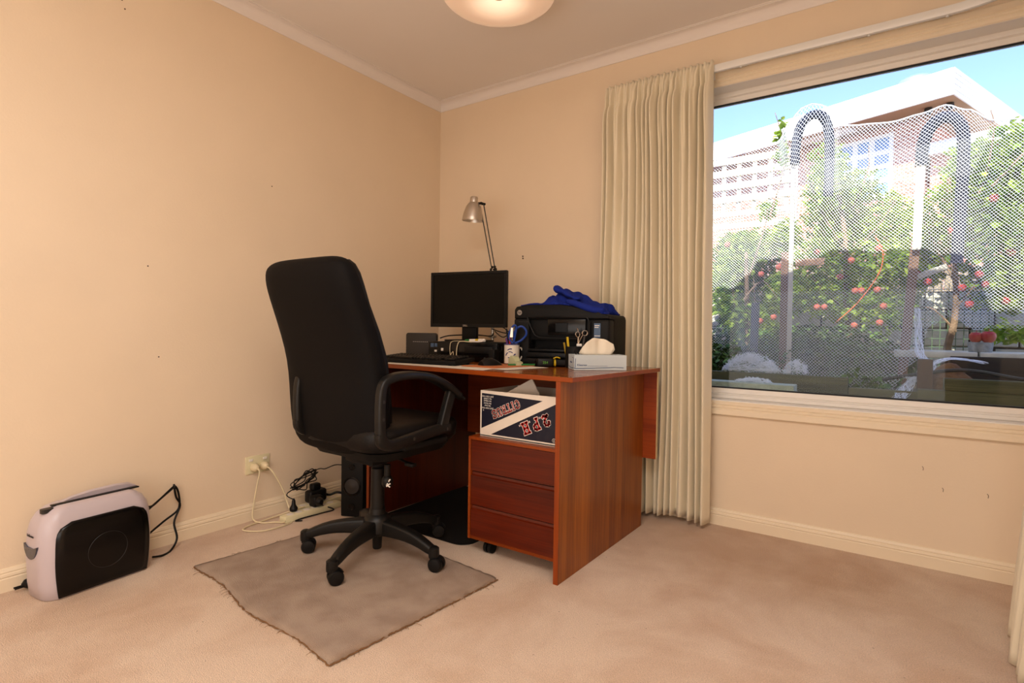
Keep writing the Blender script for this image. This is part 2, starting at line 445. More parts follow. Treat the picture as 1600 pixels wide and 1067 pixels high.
for (x0, x1, z0, z1) in ((OX0, OX1, OZ1-.001, OZ1+.012), (OX0, OX1, OZ0-.014, OZ0), (OX0-.0, OX0+.012, OZ0, OZ1), (OX1-.012, OX1, OZ0, OZ1)):
    box(b, x0, x1, -.006, .16, z0, z1)
finish('reveal', b, M_white, win)
fp = [(.0, .0), (.02, 0), (.02, .016), (.024, .018), (.024, .022), (.012, .026), (.012, .048), (-.03, .048), (-.03, 0)]
b = new(); sweep(b, [(a, -c) for a, c in fp], frame_path(OX0+.012, OX1-.012, OZ0+.001, OZ1-.001, .10), closed=True); finish('window_frame', b, M_white, win, angle=20)
b = new(); sweep(b, [(.006, -.048), (.0075, -.055), (-.003, -.055), (-.003, -.048)], frame_path(OX0+.012, OX1-.012, OZ0+.001, OZ1-.001, .10), closed=True); finish('gasket', b, M_gasket, win)
Mg = bpy.data.materials.new('window_glass'); Mg.use_nodes = True
n_ = Mg.node_tree.nodes; L_ = Mg.node_tree.links; n_.remove(n_['Principled BSDF'])
tr = n_.new('ShaderNodeBsdfTransparent'); tr.inputs[0].default_value = (.93, .96, .95, 1)
gl = n_.new('ShaderNodeBsdfGlossy'); gl.inputs['Roughness'].default_value = .01
fr = n_.new('ShaderNodeFresnel'); fr.inputs[0].default_value = 1.26; ms = n_.new('ShaderNodeMixShader')
L_.new(fr.outputs[0], ms.inputs[0]); L_.new(tr.outputs[0], ms.inputs[1]); L_.new(gl.outputs[0], ms.inputs[2]); L_.new(ms.outputs[0], n_['Material Output'].inputs[0])
b = new(); box(b, OX0+.05, OX1-.05, .1005, .1035, OZ0+.045, OZ1-.045); finish('pane', b, Mg, win)

# outside skin of this house: brick wall strip and eave that shades the garden bed
M_ext = mat('outer_render', (196, 180, 160), .9)
b = new(); box(b, -4, OX0-.03, .2, .26, -.6, 2.4); box(b, OX1+.03, 7, .2, .26, -.6, 2.4); box(b, OX0-.03, OX1+.03, .2, .26, -.6, OZ0-.06); box(b, OX0-.03, OX1+.03, .2, .26, OZ1+.03, 2.4)
struct('wall_outer', b, M_ext)
b = new(); box(b, -4, 7, .201, .46, 2.401, 2.46); struct('trim_2', b, M_ext)

# ------------------------------------------------------------------ ceiling light
CL = (1.125, -.895)
M_opal = mat('opal_glass', (236, 204, 170), .35, .4, emit=(255, 216, 184), estr=.30)
nn = M_opal.node_tree; pz = nn.nodes['Principled BSDF']
tc = nn.nodes.new('ShaderNodeTexCoord'); sp = nn.nodes.new('ShaderNodeSeparateXYZ'); nn.links.new(tc.outputs['Object'], sp.inputs[0])
cb = nn.nodes.new('ShaderNodeCombineXYZ'); nn.links.new(sp.outputs[0], cb.inputs[0]); nn.links.new(sp.outputs[1], cb.inputs[1])
le = nn.nodes.new('ShaderNodeVectorMath'); le.operation = 'LENGTH'; nn.links.new(cb.outputs[0], le.inputs[0])
mr = nn.nodes.new('ShaderNodeMapRange'); mr.interpolation_type = 'SMOOTHSTEP'; mr.inputs[1].default_value = 0; mr.inputs[2].default_value = .17; mr.inputs[3].default_value = 1.3; mr.inputs[4].default_value = .30
nn.links.new(le.outputs['Value'], mr.inputs[0]); nn.links.new(mr.outputs[0], pz.inputs['Emission Strength'])
cl = thing('ceiling_light', (CL[0], CL[1], 2.4), 'round frosted glass ceiling light glowing warm, chrome finial at its centre', 'light')
b = new(); lathe(b, [(.222, -.070), (.232, -.078), (.236, -.09), (.232, -.104), (.216, -.117), (.18, -.127), (.13, -.131), (.09, -.126), (.055, -.114), (.03, -.106), (0, -.104)], c=(CL[0], CL[1], 2.4), n=64, cap=False)
o = finish('glass_shade', b, M_opal, cl)
b = new(); lathe(b, [(.0, 0), (.12, 0), (.12, -.03), (.04, -.035), (.012, -.04), (.012, -.10), (0, -.10)], c=(CL[0], CL[1], 2.4), n=32, cap=False); finish('ceiling_plate', b, M_rail, cl)
b = new(); lathe(b, [(.0, -.102), (.026, -.104), (.030, -.107), (.026, -.111), (.022, -.108), (.010, -.109), (0, -.112)], c=(CL[0], CL[1], 2.4), n=24, cap=False); finish('finial', b, M_silver, cl)

# ------------------------------------------------------------------ curtains and rail
def curtain_mesh(name, base_pts, z0, z1, nf, amp, m, parent, label=None, seed=1, hem=.07, side=1):
    """base_pts(u, v) -> (x, y, nx, ny); builds pleated sheet"""
    rnd = random.Random(seed); NU, NV = nf*14, 70
    ph = [rnd.uniform(0, 6.28) for _ in range(6)]
    wdt = [rnd.uniform(.6, 1.5) for _ in range(nf)]; tot = sum(wdt); cum = [0]
    for w_ in wdt: cum.append(cum[-1]+w_/tot)
    ampf = [rnd.uniform(.6, 1.15) for _ in range(nf)]
    def fold(uu, shift):
        uu = min(max(uu+shift, 0), .99999)
        for k in range(nf):
            if uu < cum[k+1]: break
        t = (uu-cum[k])/(cum[k+1]-cum[k]); return k, t
    V = []; F = []
    for j in range(NV+1):
        v = j/NV; v = v if v > .0 else 0
        z = z1-(z1-z0)*(v**1.15)
        head = max(0, 1-(z1-z)/.085)      # pleat header zone
        pin = math.exp(-((z1-z-.095)/.03)**2)
        for i in range(NU+1):
            uu = i/NU
            k, t = fold(uu, .012*sin(3*z+ph[0]+uu*7)*(1-head)*min(1, uu*8)*min(1, (1-uu)*8))
            s_ = .5-.5*cos(2*pi*t)
            deep = s_**.75*ampf[k]
            fine = .5-.5*cos(2*pi*((uu*nf*2.0) % 1))
            a_ = amp*(deep*(1-head)*(1-.45*pin) + head*.22*(.5+.5*(1 if fine > .5 else -1)*min(1, abs(fine-.5)*6)))
            a_ += amp*.28*fine*(math.exp(-((z1-z-.2)/.16)**2))*(1-head)
            a_ += .006*sin(uu*37+z*2.1+ph[1])*(1-head)+.003*sin(uu*90+ph[2]+z*5)*(1-head)
            x, y, nx, ny = base_pts(uu, (z1-z)/(z1-z0))
            dz = -.004*sin(uu*nf*6.28)*head + .006*sin(uu*11+ph[3])*v
            V.append((x+nx*a_, y+ny*a_, z+dz))
    for j in range(NV):
        for i in range(NU):
            a = j*(NU+1)+i; F.append((a, a+1, a+NU+2, a+NU+1))
    c0 = Vector(V[len(V)-NU//2])
    o = raw_mesh(name, V, F, m, parent, origin=wloc(parent), smooth=True)
    s = o.modifiers.new('thick', 'SOLIDIFY'); s.thickness = .0025; s.offset = 0
    if label: o['label'] = label
    # hem band
    return o
cu = thing('curtain', (1.5, -.1, 0), 'long cream pinch pleated curtain drawn to the left of the window, behind the desk', 'curtain')
def left_c(u_, v):
    xl = 1.235-.03*sin(min(1, v*1.3)*pi*.5)+.02*v
    xr = 1.778+.02*v
    return (xl+(xr-xl)*u_, -.092+.02*min(1, v*3), 0, -1)
curtain_mesh('curtain_panel', left_c, .028, 2.180, 17, .062, M_curt, cu, seed=5)
# header stitch line and hem line
b = new()
for i in range(27):
    x = 1.245+i*.02; cyl(b, (x, -.03, 2.12), (x, -.03, 2.16), .004, n=6)
islands('curtain_hook', b, M_rail, cu)
cr = thing('curtain', (2.83, -.6, 0), 'cream curtain edge hanging at the far right of the picture', 'curtain')
def right_c(u_, v):
    return (2.99-.145*v, -.44-.62*u_, -1, 0)
curtain_mesh('curtain_panel', right_c, .006, 2.13, 10, .06, M_curt, cr, seed=9)
rl = thing('curtain_rail', (1.75, -.06, 2.13), 'white curved curtain rail running above the window', 'curtain rail')
pathp = [(1.27, -.075), (1.7, -.075), (2.3, -.075), (2.60, -.075), (2.70, -.083), (2.80, -.12), (2.88, -.19), (2.93, -.28), (2.945, -.45), (2.945, -1.2)]
sp_ = spline([(x, y, 0) for x, y in pathp], 8)
rings = []
rp = rrect(.020, .034, .004, 2)
for i, p in enumerate(sp_):
    t = (sp_[min(i+1, len(sp_)-1)]-sp_[max(i-1, 0)]).normalized(); nrm = Vector((t.y, -t.x, 0))
    rings.append([Vector((p.x, p.y, 2.152))+nrm*a+Vector((0, 0, c_)) for a, c_ in rp])
b = new(); loft(b, rings); finish('track', b, M_rail, rl)
for x in (1.88, 2.37, 2.62):
    b = new(); box(b, x-.03, x+.03, -.068, -.001, 2.158, 2.162); box(b, x-.03, x+.03, -.006, 0, 2.155, 2.19, .001); cyl(b, (x+.012, -.074, 2.137), (x+.012, -.074, 2.13), .005, n=8)
    finish('bracket', b, M_rail, rl)

# ------------------------------------------------------------------ rug and floor mat
rugt = thing('rug', (.85, -1.42, 0), 'taupe offcut of carpet with frayed edges lying under the office chair', 'rug')
RC = [Vector((.333, -1.715, 0)), Vector((1.254, -1.80, 0)), Vector((1.317, -1.115, 0)), Vector((.41, -1.03, 0))]
N = 40; V = []; F = []
rnd = random.Random(3)
edge_j = {}
for j in range(N+1):
    for i in range(N+1):
        s_, t_ = i/N, j/N
        p = (RC[0]*(1-s_)+RC[1]*s_)*(1-t_)+(RC[3]*(1-s_)+RC[2]*s_)*t_
        p = p.copy()
        if i in (0, N) or j in (0, N):
            p.x += rnd.uniform(-.004, .004); p.y += rnd.uniform(-.004, .004)
        p.y += .018*sin(s_*pi)*(1-t_)*(1 if True else 0)*sin(s_*9)
        z = .013+.0012*sin(s_*14+t_*3)+rnd.uniform(0, .0012)
        if i in (0, N) or j in (0, N): z = .0105
        V.append((p.x, p.y, z))
for j in range(N):
    for i in range(N):
        a = j*(N+1)+i; F.append((a, a+1, a+N+2, a+N+1))
bd = [i for i in range(N+1)]+[j*(N+1)+N for j in range(1, N+1)]+[N*(N+1)+i for i in range(N-1, -1, -1)]+[j*(N+1) for j in range(N-1, 0, -1)]
k0 = len(V)
for a in bd: V.append((V[a][0], V[a][1], .001))
for q in range(len(bd)):
    a, c = bd[q], bd[(q+1) % len(bd)]; F.append((a, k0+q, k0+(q+1) % len(bd), c))
raw_mesh('pile', V, F, M_rug, rugt, origin=(.85, -1.42, 0), smooth=True)
b = new()
for e0, e1 in ((0, 1), (1, 2), (3, 0)):
    P0, P1 = RC[e0], RC[e1]; out = Vector(((P1-P0).y, -(P1-P0).x, 0)).normalized()
    pts = []
    for i in range(90):
        t_ = i/89; p = P0.lerp(P1, t_)
        if e0 == 0: p.y += .018*sin(t_*pi)*sin(t_*9)
        pts.append((p.x+out.x*rnd.uniform(-.001, .004), p.y+out.y*rnd.uniform(-.001, .004), .003+rnd.uniform(0, .004)))
    tube(b, pts, .0022, n=5, raw=True)
    for q in range(26):
        p = Vector(pts[rnd.randrange(len(pts))]); d_ = out*rnd.uniform(.006, .02)+Vector((rnd.uniform(-.012, .012), rnd.uniform(-.012, .012), 0))
        tube(b, [p, p+d_*.5+Vector((0, 0, .003)), p+d_+Vector((0, 0, -.001))], .0007, n=4, k=2)
tag(finish('frayed_edge', b, M_jute, rugt), 'brown frayed backing threads', kind='stuff')
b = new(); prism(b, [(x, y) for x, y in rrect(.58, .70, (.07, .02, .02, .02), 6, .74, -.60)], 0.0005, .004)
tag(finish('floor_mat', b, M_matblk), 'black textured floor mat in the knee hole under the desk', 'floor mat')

# ------------------------------------------------------------------ desk
ZT = .756
dk = thing('desk', (.97, -.64, 0), 'teak veneer desk with a solid right side panel and overhanging top', 'desk')
TOP = [(.36, -.965), (1.10, -.99), (1.565, -1.02), (1.612, -.262), (.385, -.22)]
b = new(); prism(b, TOP, ZT-.018, ZT, bev=.0015, seg=1)
o = finish('desktop', b, [M_wtop, M_wedgeh], dk)
for p in o.data.polygons:
    if abs(p.normal.z) < .5: p.material_index = 1
def panel(name, c0, c1, th, z0, z1, m, medge, parent, side=1):
    """board standing between plan points c0 (front) and c1 (back)"""
    c0 = Vector((*c0, 0)); c1 = Vector((*c1, 0)); d = (c1-c0).normalized(); nn_ = Vector((-d.y, d.x, 0))*th*side
    b = new(); prism(b, [tuple(q)[:2] for q in (c0, c1, c1+nn_, c0+nn_)], z0, z1, bev=.0006, seg=1)
    o = finish(name, b, [m, medge], parent)
    for p in o.data.polygons:
        if abs(p.normal.dot(d)) > .7 and abs(p.normal.z) < .3: p.material_index = 1
    return o
panel('side_panel', (1.516, -1.018), (1.527, -.246), .020, 0, ZT-.018, M_wv, M_wedge, dk)
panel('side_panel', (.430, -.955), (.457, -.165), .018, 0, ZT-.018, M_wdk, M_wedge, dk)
M_wback = wood('teak_back_horizontal', (120, 44, 14), (150, 64, 22), 0, bands=12)
b = new(); box(b, .458, 1.592, -.243, -.225, .325, ZT-.018, .0006, 1); o = finish('modesty_panel', b, [M_wback, M_core], dk)
for p in o.data.polygons:
    if p.normal.x > .7: p.material_index = 1
# ------------------------------------------------------------------ pedestal
pd_ = thing('drawer_pedestal', (1.27, -.72, 0), 'three drawer pedestal on castors under the right end of the desk', 'drawers')
px0, px1, py0, py1, pz0, pz1 = 1.066, 1.487, -.982, -.50, .062, .484
b = new()
box(b, px0, px0+.010, py0, py1, pz0, pz1, .0008, 1)
box(b, px1-.010, px1, py0, py1, pz0, pz1, .0008, 1); box(b, px0+.0101, px1-.0101, py0+.004, py1, pz0, pz0+.012)
box(b, px0+.0101, px1-.0101, py1-.012, py1-.001, pz0+.012, pz1-.013)
box(b, px0+.0101, px1-.0101, py0, py1-.0005, pz1-.013, pz1-.0005, .0008, 1)
finish('carcass', b, [M_wedgeh], pd_)
dzs = [(.344, .469), (.204, .334), (.062, .194)]
for i, (z0, z1) in enumerate(dzs):
    b = new()
    prof = [(py0+.004, z0), (py0+.020, z0), (py0+.020, z1+.004), (py0+.013, z1+.004), (py0+.011, z1-.006), (py0+.004, z1-.010)] if i else [(py0+.004, z0), (py0+.020, z0), (py0+.020, z1), (py0+.004, z1)]
    M = Matrix(((0, 0, 1, 0), (1, 0, 0, 0), (0, 1, 0, 0), (0, 0, 0, 1)))
    prism(b, prof, px0+.012, px1-.012, M=M); finish('drawer', b, M_wdr, pd_)
b = new(); box(b, px0+.0115, px1-.0115, py0+.024, py0+.028, pz0+.013, pz1-.014); finish('drawer_gap_shade', b, M_blk, pd_)  # black sheet behind the fronts stands in for shade between the drawers
def castor_small(x, y):
    b = new(); box(b, x-.012, x+.012, y-.012, y+.012, .04, .0615, .003)
    for s in (-1, 1): cyl(b, (x+s*.004, y, .024), (x+s*.018, y, .024), .0235, n=18)
    return b
for (x, y) in ((px0+.075, py0+.055), (px1-.035, py0+.11), (px0+.06, py1-.05), (px1-.06, py1-.05)):
    finish('castor', castor_small(x, y), M_blk, pd_)

# ------------------------------------------------------------------ citrus box
bx = thing('cardboard_box', (1.28, -.80, .484), 'upside-down navy and white citrus carton standing on the drawer pedestal', 'box')
B0 = Vector((1.099, -.948, .4862)); BW, BH, BD = .385, .186, .27
b = new(); w_ = .004
box(b, B0.x, B0.x+BW, B0.y, B0.y+w_, B0.z, B0.z+BH); box(b, B0.x, B0.x+BW, B0.y+BD-w_, B0.y+BD, B0.z, B0.z+BH)
box(b, B0.x, B0.x+w_, B0.y+w_, B0.y+BD-w_, B0.z, B0.z+BH); box(b, B0.x+BW-w_, B0.x+BW, B0.y+w_, B0.y+BD-w_, B0.z, B0.z+BH); box(b, B0.x, B0.x+BW, B0.y, B0.y+BD, B0.z-.002, B0.z+w_)
finish('carton', b, M_cardw, bx)
FM = lambda u_, v_, d=.0006: (B0.x+u_, B0.y-d, B0.z+v_)
def flat(bm, pts, d=.0005):
    fs = [bm.verts.new(FM(x, z, d)) for x, z in pts]; bk = [bm.verts.new(FM(x, z, 0)) for x, z in pts]; n = len(pts)
    bm.faces.new(fs); 
    for i in range(n): bm.faces.new((fs[i], fs[(i+1) % n], bk[(i+1) % n], bk[i]))
b = new(); flat(b, [(.007, .175), (.300, .175-.009), (.007, .030)]); flat(b, [(.055, .0085), (.379, .0085), (.379, .175), (.370, .171)] if False else [(.056, .010), (.378, .010), (.378, .168)])
finish('navy_print', b, M_navy, bx)
GL = {
 'C': ([[(.86, .74), (.7, .95), (.45, 1), (.2, .86), (.08, .5), (.2, .14), (.45, 0), (.72, .06), (.9, .3)], [(.86, .62), (.86, .98)]], 1),
 'I': ([[(.5, 0), (.5, 1)], [(.28, 0), (.72, 0)], [(.28, 1), (.72, 1)]], .6),
 'T': ([[(.5, 0), (.5, 1)], [(.02, 1), (.98, 1)], [(.3, 0), (.7, 0)], [(.02, 1), (.02, .8)], [(.98, 1), (.98, .8)]], 1),
 'R': ([[(.2, 0), (.2, 1)], [(.05, 0), (.38, 0)], [(.05, 1), (.6, 1), (.82, .9), (.82, .62), (.6, .5), (.2, .5)], [(.5, .5), (.85, 0), (1, 0)]], 1),
 'U': ([[(.18, 1), (.18, .3), (.32, .04), (.6, .0), (.8, .12), (.85, .35), (.85, 1)], [(.02, 1), (.36, 1)], [(.68, 1), (1, 1)]], 1),
 'S': ([[(.84, .78), (.7, .95), (.4, 1), (.16, .86), (.2, .64), (.5, .52), (.82, .4), (.88, .18), (.65, .02), (.32, .0), (.12, .2)], [(.86, .7), (.86, .98)], [(.1, .3), (.1, .02)]], .95),
 'P': ([[(.22, 0), (.22, 1)], [(.04, 0), (.42, 0)], [(.04, 1), (.62, 1), (.88, .9), (.88, .6), (.62, .48), (.22, .48)]], 1),
 'H': ([[(.2, 0), (.2, 1)], [(.8, 0), (.8, 1)], [(.2, .5), (.8, .5)], [(.02, 0), (.38, 0)], [(.62, 0), (.98, 0)], [(.02, 1), (.38, 1)], [(.62, 1), (.98, 1)]], 1.05),
 '2': ([[(.12, .72), (.2, .92), (.45, 1), (.78, .92), (.86, .7), (.7, .45), (.3, .22), (.1, .06), (.45, .12), (.7, .02), (.95, .16)], [(.12, .72), (.26, .70)]], 1),
 '.': ([[(.5, .06), (.54, .06)]], .42)}
def stroke(bm, a, c, w, M, z):
    a = Vector((*a, 0)); c = Vector((*c, 0)); d = (c-a)
    d = d.normalized() if d.length > 1e-9 else Vector((1, 0, 0)); nn_ = Vector((-d.y, d.x, 0))*w; e = d*w*.7
    vs_ = [bm.verts.new(M @ Vector((q.x, q.y, z))) for q in (a-e+nn_, a-e-nn_, c+e-nn_, c+e+nn_)]
    bm.faces.new(vs_)
def words(s, cx, cz, h, ang, wr, ww, gap=.18, sx=.62):
    red, wht = new(), new()
    tot = sum(GL[c][1]*h*sx+gap*h*sx for c in s); x = -tot/2
    M = face_M(FM(cx, cz, 0), (1, 0, 0), (0, 0, 1), 180+ang)
    for c in s:
        st, wd_ = GL[c]; W_ = wd_*h*sx
        for pl in st:
            for p, q in zip(pl[:-1], pl[1:]):
                A = (x+p[0]*W_, (p[1]-.5)*h); C_ = (x+q[0]*W_, (q[1]-.5)*h)
                if c == '.': stroke(wht, A, C_, .0034, M, .0010); stroke(red, A, C_, .0016, M, .0016); continue
                stroke(wht, A, C_, ww, M, .0010)
                stroke(red, A, C_, wr, M, .0016)
        x += W_+gap*h*sx
    return red, wht
for (s, cx, cz, h, ang, wr, ww, gap, sx) in (('CITRUS', .126, .1175, .031, 24, .0023, .0040, .20, .70), ('2.P.H.', .262, .070, .041, 24, .0042, .0064, .12, .72)):
    red, wht = words(s, cx, cz, h, ang, wr, ww, gap, sx)
    finish('white_lettering', wht, M_whitep, bx, smooth=False); finish('red_lettering', red, M_red, bx, smooth=False)
b = new()
for i, s in enumerate(('JUST FOR YOU', 'No CARES', 'No Pulped', 'No Peeled', 'No Sour', 'JUST FOR YOU')):
    add(b, text_bm(s, .0088, face_M(FM(.037, .163-.0095*i, .001), (1, 0, 0), (0, 0, 1), 180), .0002))
add(b, text_bm('R', .008, face_M(FM(.016, .106, .001), (1, 0, 0), (0, 0, 1), 180), .0002))
finish('small_print', b, M_whitep, bx, smooth=False)
b = new(); add(b, text_bm('R', .009, face_M(FM(.352, .021, .001), (1, 0, 0), (0, 0, 1), 180), .0002))
tube(b, [(B0.x+.352+.007*cos(a*pi/6), B0.y-.001, B0.z+.021+.007*sin(a*pi/6)) for a in range(12)], .0006, n=4, k=2, closed=True); finish('small_print', b, M_whitep, bx, smooth=False)
# papers poking out of the carton
b = new(); M = Matrix.Translation((1.27, -.86, .60)) @ Matrix.Rotation(rad(12), 4, 'Z') @ Matrix.Rotation(rad(-8), 4, 'X') @ Matrix.Rotation(rad(-30), 4, 'Y')
box(b, -.075, .075, -.002, .002, -.105, .10, M=M); box(b, -.074, .076, .003, .0045, -.10, .098, M=M)
tag(finish('paper_sheaf', b, M_cardw), 'white card sticking out of the top of the citrus carton', 'paper')

# ------------------------------------------------------------------ office chair
ch = thing('office_chair', (.80, -1.23, 0), 'black high back office chair with loop armrests standing on the taupe rug', 'chair')
CX, CY = .80, -1.23
def backsec(w, yc, th, z, tilt, bulge=.0, xc=0, n=28):
    """rounded slab section at height z"""
    pts = []
    for i in range(n):
        a = 2*pi*i/n; e = .42
        cx_ = abs(cos(a))**e*(1 if cos(a) >= 0 else -1); sy = abs(sin(a))**.75*(1 if sin(a) >= 0 else -1)
        x = cx_*w/2; y = sy*th/2
        y -= bulge*(1-(x/(w/2))**2) if sy < 0 else 0
        pts.append(Vector((xc+x, yc+y, z+tilt*y)))
    return pts
bk = new()
secs = [(.452, .30, -1.335, .05), (.458, .40, -1.345, .085), (.475, .46, -1.355, .105), (.52, .488, -1.368, .115), (.60, .50, -1.378, .12), (.70, .503, -1.385, .115), (.80, .495, -1.400, .11), (.90, .48, -1.434, .108), (1.0, .468, -1.474, .108),
        (1.07, .462, -1.502, .106), (1.11, .450, -1.516, .10), (1.14, .425, -1.526, .088), (1.155, .385, -1.530, .07), (1.165, .32, -1.533, .045), (1.169, .22, -1.534, .02)]
XC = lambda z: CX-.066+(z-.45)*.02
secs = [(z, w+.034, y, t) for z, w, y, t in secs]
loft(bk, [backsec(w, y, t, z, .28, .012, XC(z)) for z, w, y, t in secs])
o = finish('backrest', bk, M_fabric_b, ch, angle=60); sm = o.modifiers.new('s', 'SUBSURF'); sm.levels = 1; sm.render_levels = 1
# front cushion with horizontal tufts
b = new(); sc2 = []
for z, w, y, t in secs[2:-2]:
    th = .045+.012*sin((z-.5)*22); sc2.append(backsec(w*.86, y+t*.42+.004, th+.03, z, .28, 0, XC(z)))
loft(b, sc2); tag(finish('back_cushion', b, M_leather, ch, angle=60), 'padded front of the backrest')
# seat
b = new(); rings = []
for z, g in ((.465, -.03), (.472, -.012), (.49, 0), (.535, .004), (.553, -.004), (.563, -.022), (.568, -.06)):
    rings.append([Vector((CX-.01+x, CY+.035+y, z+.010*(y > .15)*0)) for x, y in rrect(.47+2*g, .47+2*g, .09, 6)])
loft(b, rings); finish('seat', b, M_leather, ch, angle=50)
b = new(); rings = []
for z, g in ((.425, -.07), (.435, -.03), (.466, -.012)):
    rings.append([Vector((CX-.01+x, CY+.03+y, z)) for x, y in rrect(.46+2*g, .45+2*g, .08, 5)])
loft(b, rings); finish('seat_shell', b, M_blkm, ch)
# arm loops
def arm(xc, sgn):
    loop = [(-1.447, .545), (-1.450, .62), (-1.446, .70), (-1.430, .735), (-1.385, .750), (-1.320, .7535), (-1.25, .748), (-1.19, .733), (-1.12, .703), (-1.06, .665), (-1.018, .640)]
    b = new(); rings = []
    sp2 = spline([(0, y, z) for y, z in loop], 5)
    for i, p in enumerate(sp2):
        t = (sp2[min(i+1, len(sp2)-1)]-sp2[max(i-1, 0)]).normalized(); nrm = Vector((0, -t.z, t.y)); k = i/(len(sp2)-1)
        wd_ = .034+.026*min(1, max(0, (k-.28)*5)); hg = .032-.008*k
        if k > .93: wd_ *= .75; hg *= .6
        rings.append([Vector((xc, 0, 0))+Vector((a, 0, 0))+p+nrm*c_ for a, c_ in rrect(wd_, hg, .010, 3)])
    loft(b, rings); 
    st = [(-1.447, .56), (-1.440, .53), (-1.40, .512), (-1.30, .520), (-1.2, .530), (-1.10, .536)]; rings = []
    sp2 = spline([(0, y, z) for y, z in st], 5)
    for i, p in enumerate(sp2):
        t = (sp2[min(i+1, len(sp2)-1)]-sp2[max(i-1, 0)]).normalized(); nrm = Vector((0, -t.z, t.y))
        rings.append([Vector((xc, 0, 0))+Vector((a, 0, 0))+p+nrm*c_ for a, c_ in rrect(.032, .040, .008, 3)])
    loft(b, rings)
    st = [(-1.085, .672), (-1.105, .62), (-1.125, .565), (-1.13, .54), (-1.10, .530)]; rings = []
    sp2 = spline([(0, y, z) for y, z in st], 5)
    for i, p in enumerate(sp2):
        t = (sp2[min(i+1, len(sp2)-1)]-sp2[max(i-1, 0)]).normalized(); nrm = Vector((0, -t.z, t.y))
        rings.append([Vector((xc, 0, 0))+Vector((a, 0, 0))+p+nrm*c_ for a, c_ in rrect(.030, .042, .008, 3)])
    loft(b, rings)
    o = finish('armrest', b, M_chair, ch, angle=50)
    b = new()
    for y, z in ((-1.30, .521), (-1.12, .532), (-1.448, .61), (-1.447, .67)): cyl(b, (xc+sgn*.0155, y, z), (xc+sgn*.018, y, z), .006, n=10)
    islands('bolt', b, M_grey, ch)
    b = new(); box(b, min(xc, xc-sgn*.05), max(xc, xc-sgn*.05), -1.33, -1.10, .478, .50, .004); finish('arm_mount', b, M_blkm, ch)
arm(1.055, 1); arm(.588, -1)
# mechanism, lever, column
b = new(); box(b, CX-.08, CX+.08, CY-.10, CY+.12, .395, .43, .008); lathe(b, [(.035, .37), (.04, .40)], c=(CX, CY, 0), n=20)
finish('tilt_mechanism', b, M_blkm, ch)
b = new(); tube(b, [(CX+.05, CY+.02, .41), (CX+.13, CY+.0, .412), (CX+.19, CY-.01, .405)], .005, n=8); box(b, CX+.17, CX+.215, CY-.022, CY+.002, .397, .411, .004); finish('height_lever', b, M_blk, ch)
b = new(); cyl(b, (CX+.11, CY-.05, .40), (CX+.11, CY-.05, .325), .012, n=12); lathe(b, [(.017, 0), (.021, .008), (.021, .03), (.014, .04)], c=(CX+.11, CY-.05, .315), n=14); o = finish('tension_knob', b, M_chrome if False else M_blk, ch)
b = new()
for (a0, b0, a1, b1) in ((.0, .0, .02, .014), (.004, .012, .018, .0), (.012, .02, .02, .03), (.0, .006, .008, .003)): tube(b, [(CX+.128+a0, CY-.07, .323+b0), (CX+.128+(a0+a1)/2, CY-.073, .323+(b0+b1)/2), (CX+.128+a1, CY-.07, .323+b1)], .0025, n=5, k=2)
tag(finish('sticker', b, M_whitep, ch), 'small white scuffed sticker')
b = new(); lathe(b, [(.030, .165), (.028, .20), (.0265, .36), (.024, .362), (.018, .365), (.014, .372), (.014, .40)], c=(CX, CY, 0), n=24); finish('gas_column', b, M_chair, ch)
b = new(); lathe(b, [(.0165, .372), (.0165, .384)], c=(CX, CY, 0), n=20); finish('column_ring', b, M_chrome, ch)
b = new(); lathe(b, [(.016, .035), (.018, .04), (.020, .09), (.045, .095), (.056, .11), (.056, .150), (.045, .170), (.033, .178), (.030, .20)], c=(CX, CY, 0), n=24); finish('base_hub', b, M_chair, ch)
for a in (-146, -74, 4, 78, 150):
    R_ = .29; dx, dy = cos(rad(a)), sin(rad(a)); rings = []
    for k in range(9):
        t = k/8; rr_ = .03+(R_-.03)*t+.0
        zt = .158-.012*t-.048*t*t*t; h_ = .062-.026*t; w2 = .050-.014*t
        if k == 8: zt = .100; h_ = .030
        c_ = Vector((CX+dx*rr_, CY+dy*rr_, 0)); nn_ = Vector((-dy, dx, 0))
        rings.append([c_+nn_*aa+Vector((0, 0, zt-h_/2+cc)) for aa, cc in rrect(w2, h_, .010, 3)])
    b = new(); loft(b, rings); lathe(b, [(.020, .062), (.021, .075), (.020, .098), (.012, .104)], c=(CX+dx*R_, CY+dy*R_, 0), n=16)
    lg = finish('leg', b, M_chair, ch, angle=50)
    # castor: twin wheels with hood
    ca = rad({-146: 48, -74: 62, 4: 15, 78: 40, 150: 30}[a]); cx_, cy_ = CX+dx*R_, CY+dy*R_
    ax = Vector((-sin(ca), cos(ca), 0)); fw = Vector((cos(ca), sin(ca), 0))*.012
    wc = Vector((cx_, cy_, .040))+fw
    b = new()
    for s in (-1, 1):
        p0 = wc+ax*s*.004; p1 = wc+ax*s*.026
        M = Matrix.Translation(p0) @ (p1-p0).to_track_quat('Z', 'Y').to_matrix().to_4x4()
        lathe(b, [(.0, 0), (.027, 0), (.0275, .003), (.0275, .016), (.024, .021), (.012, .023), (0, .0235)], n=24, M=M, cap=False)
    hood = []
    for k in range(9):
        an = rad(20+k*17); rv = .030
        hood.append([wc+Vector((fw.x/.012*cos(an)*rv*q, fw.y/.012*cos(an)*rv*q, sin(an)*rv*q))+ax*s*.0035 for s, q in ((-1, .3), (1, .3), (1, 1.04), (-1, 1.04))])
    loft(b, hood); cyl(b, (cx_, cy_, .05), (cx_, cy_, .075), .010, n=10)
    finish('castor', b, M_blk, lg)

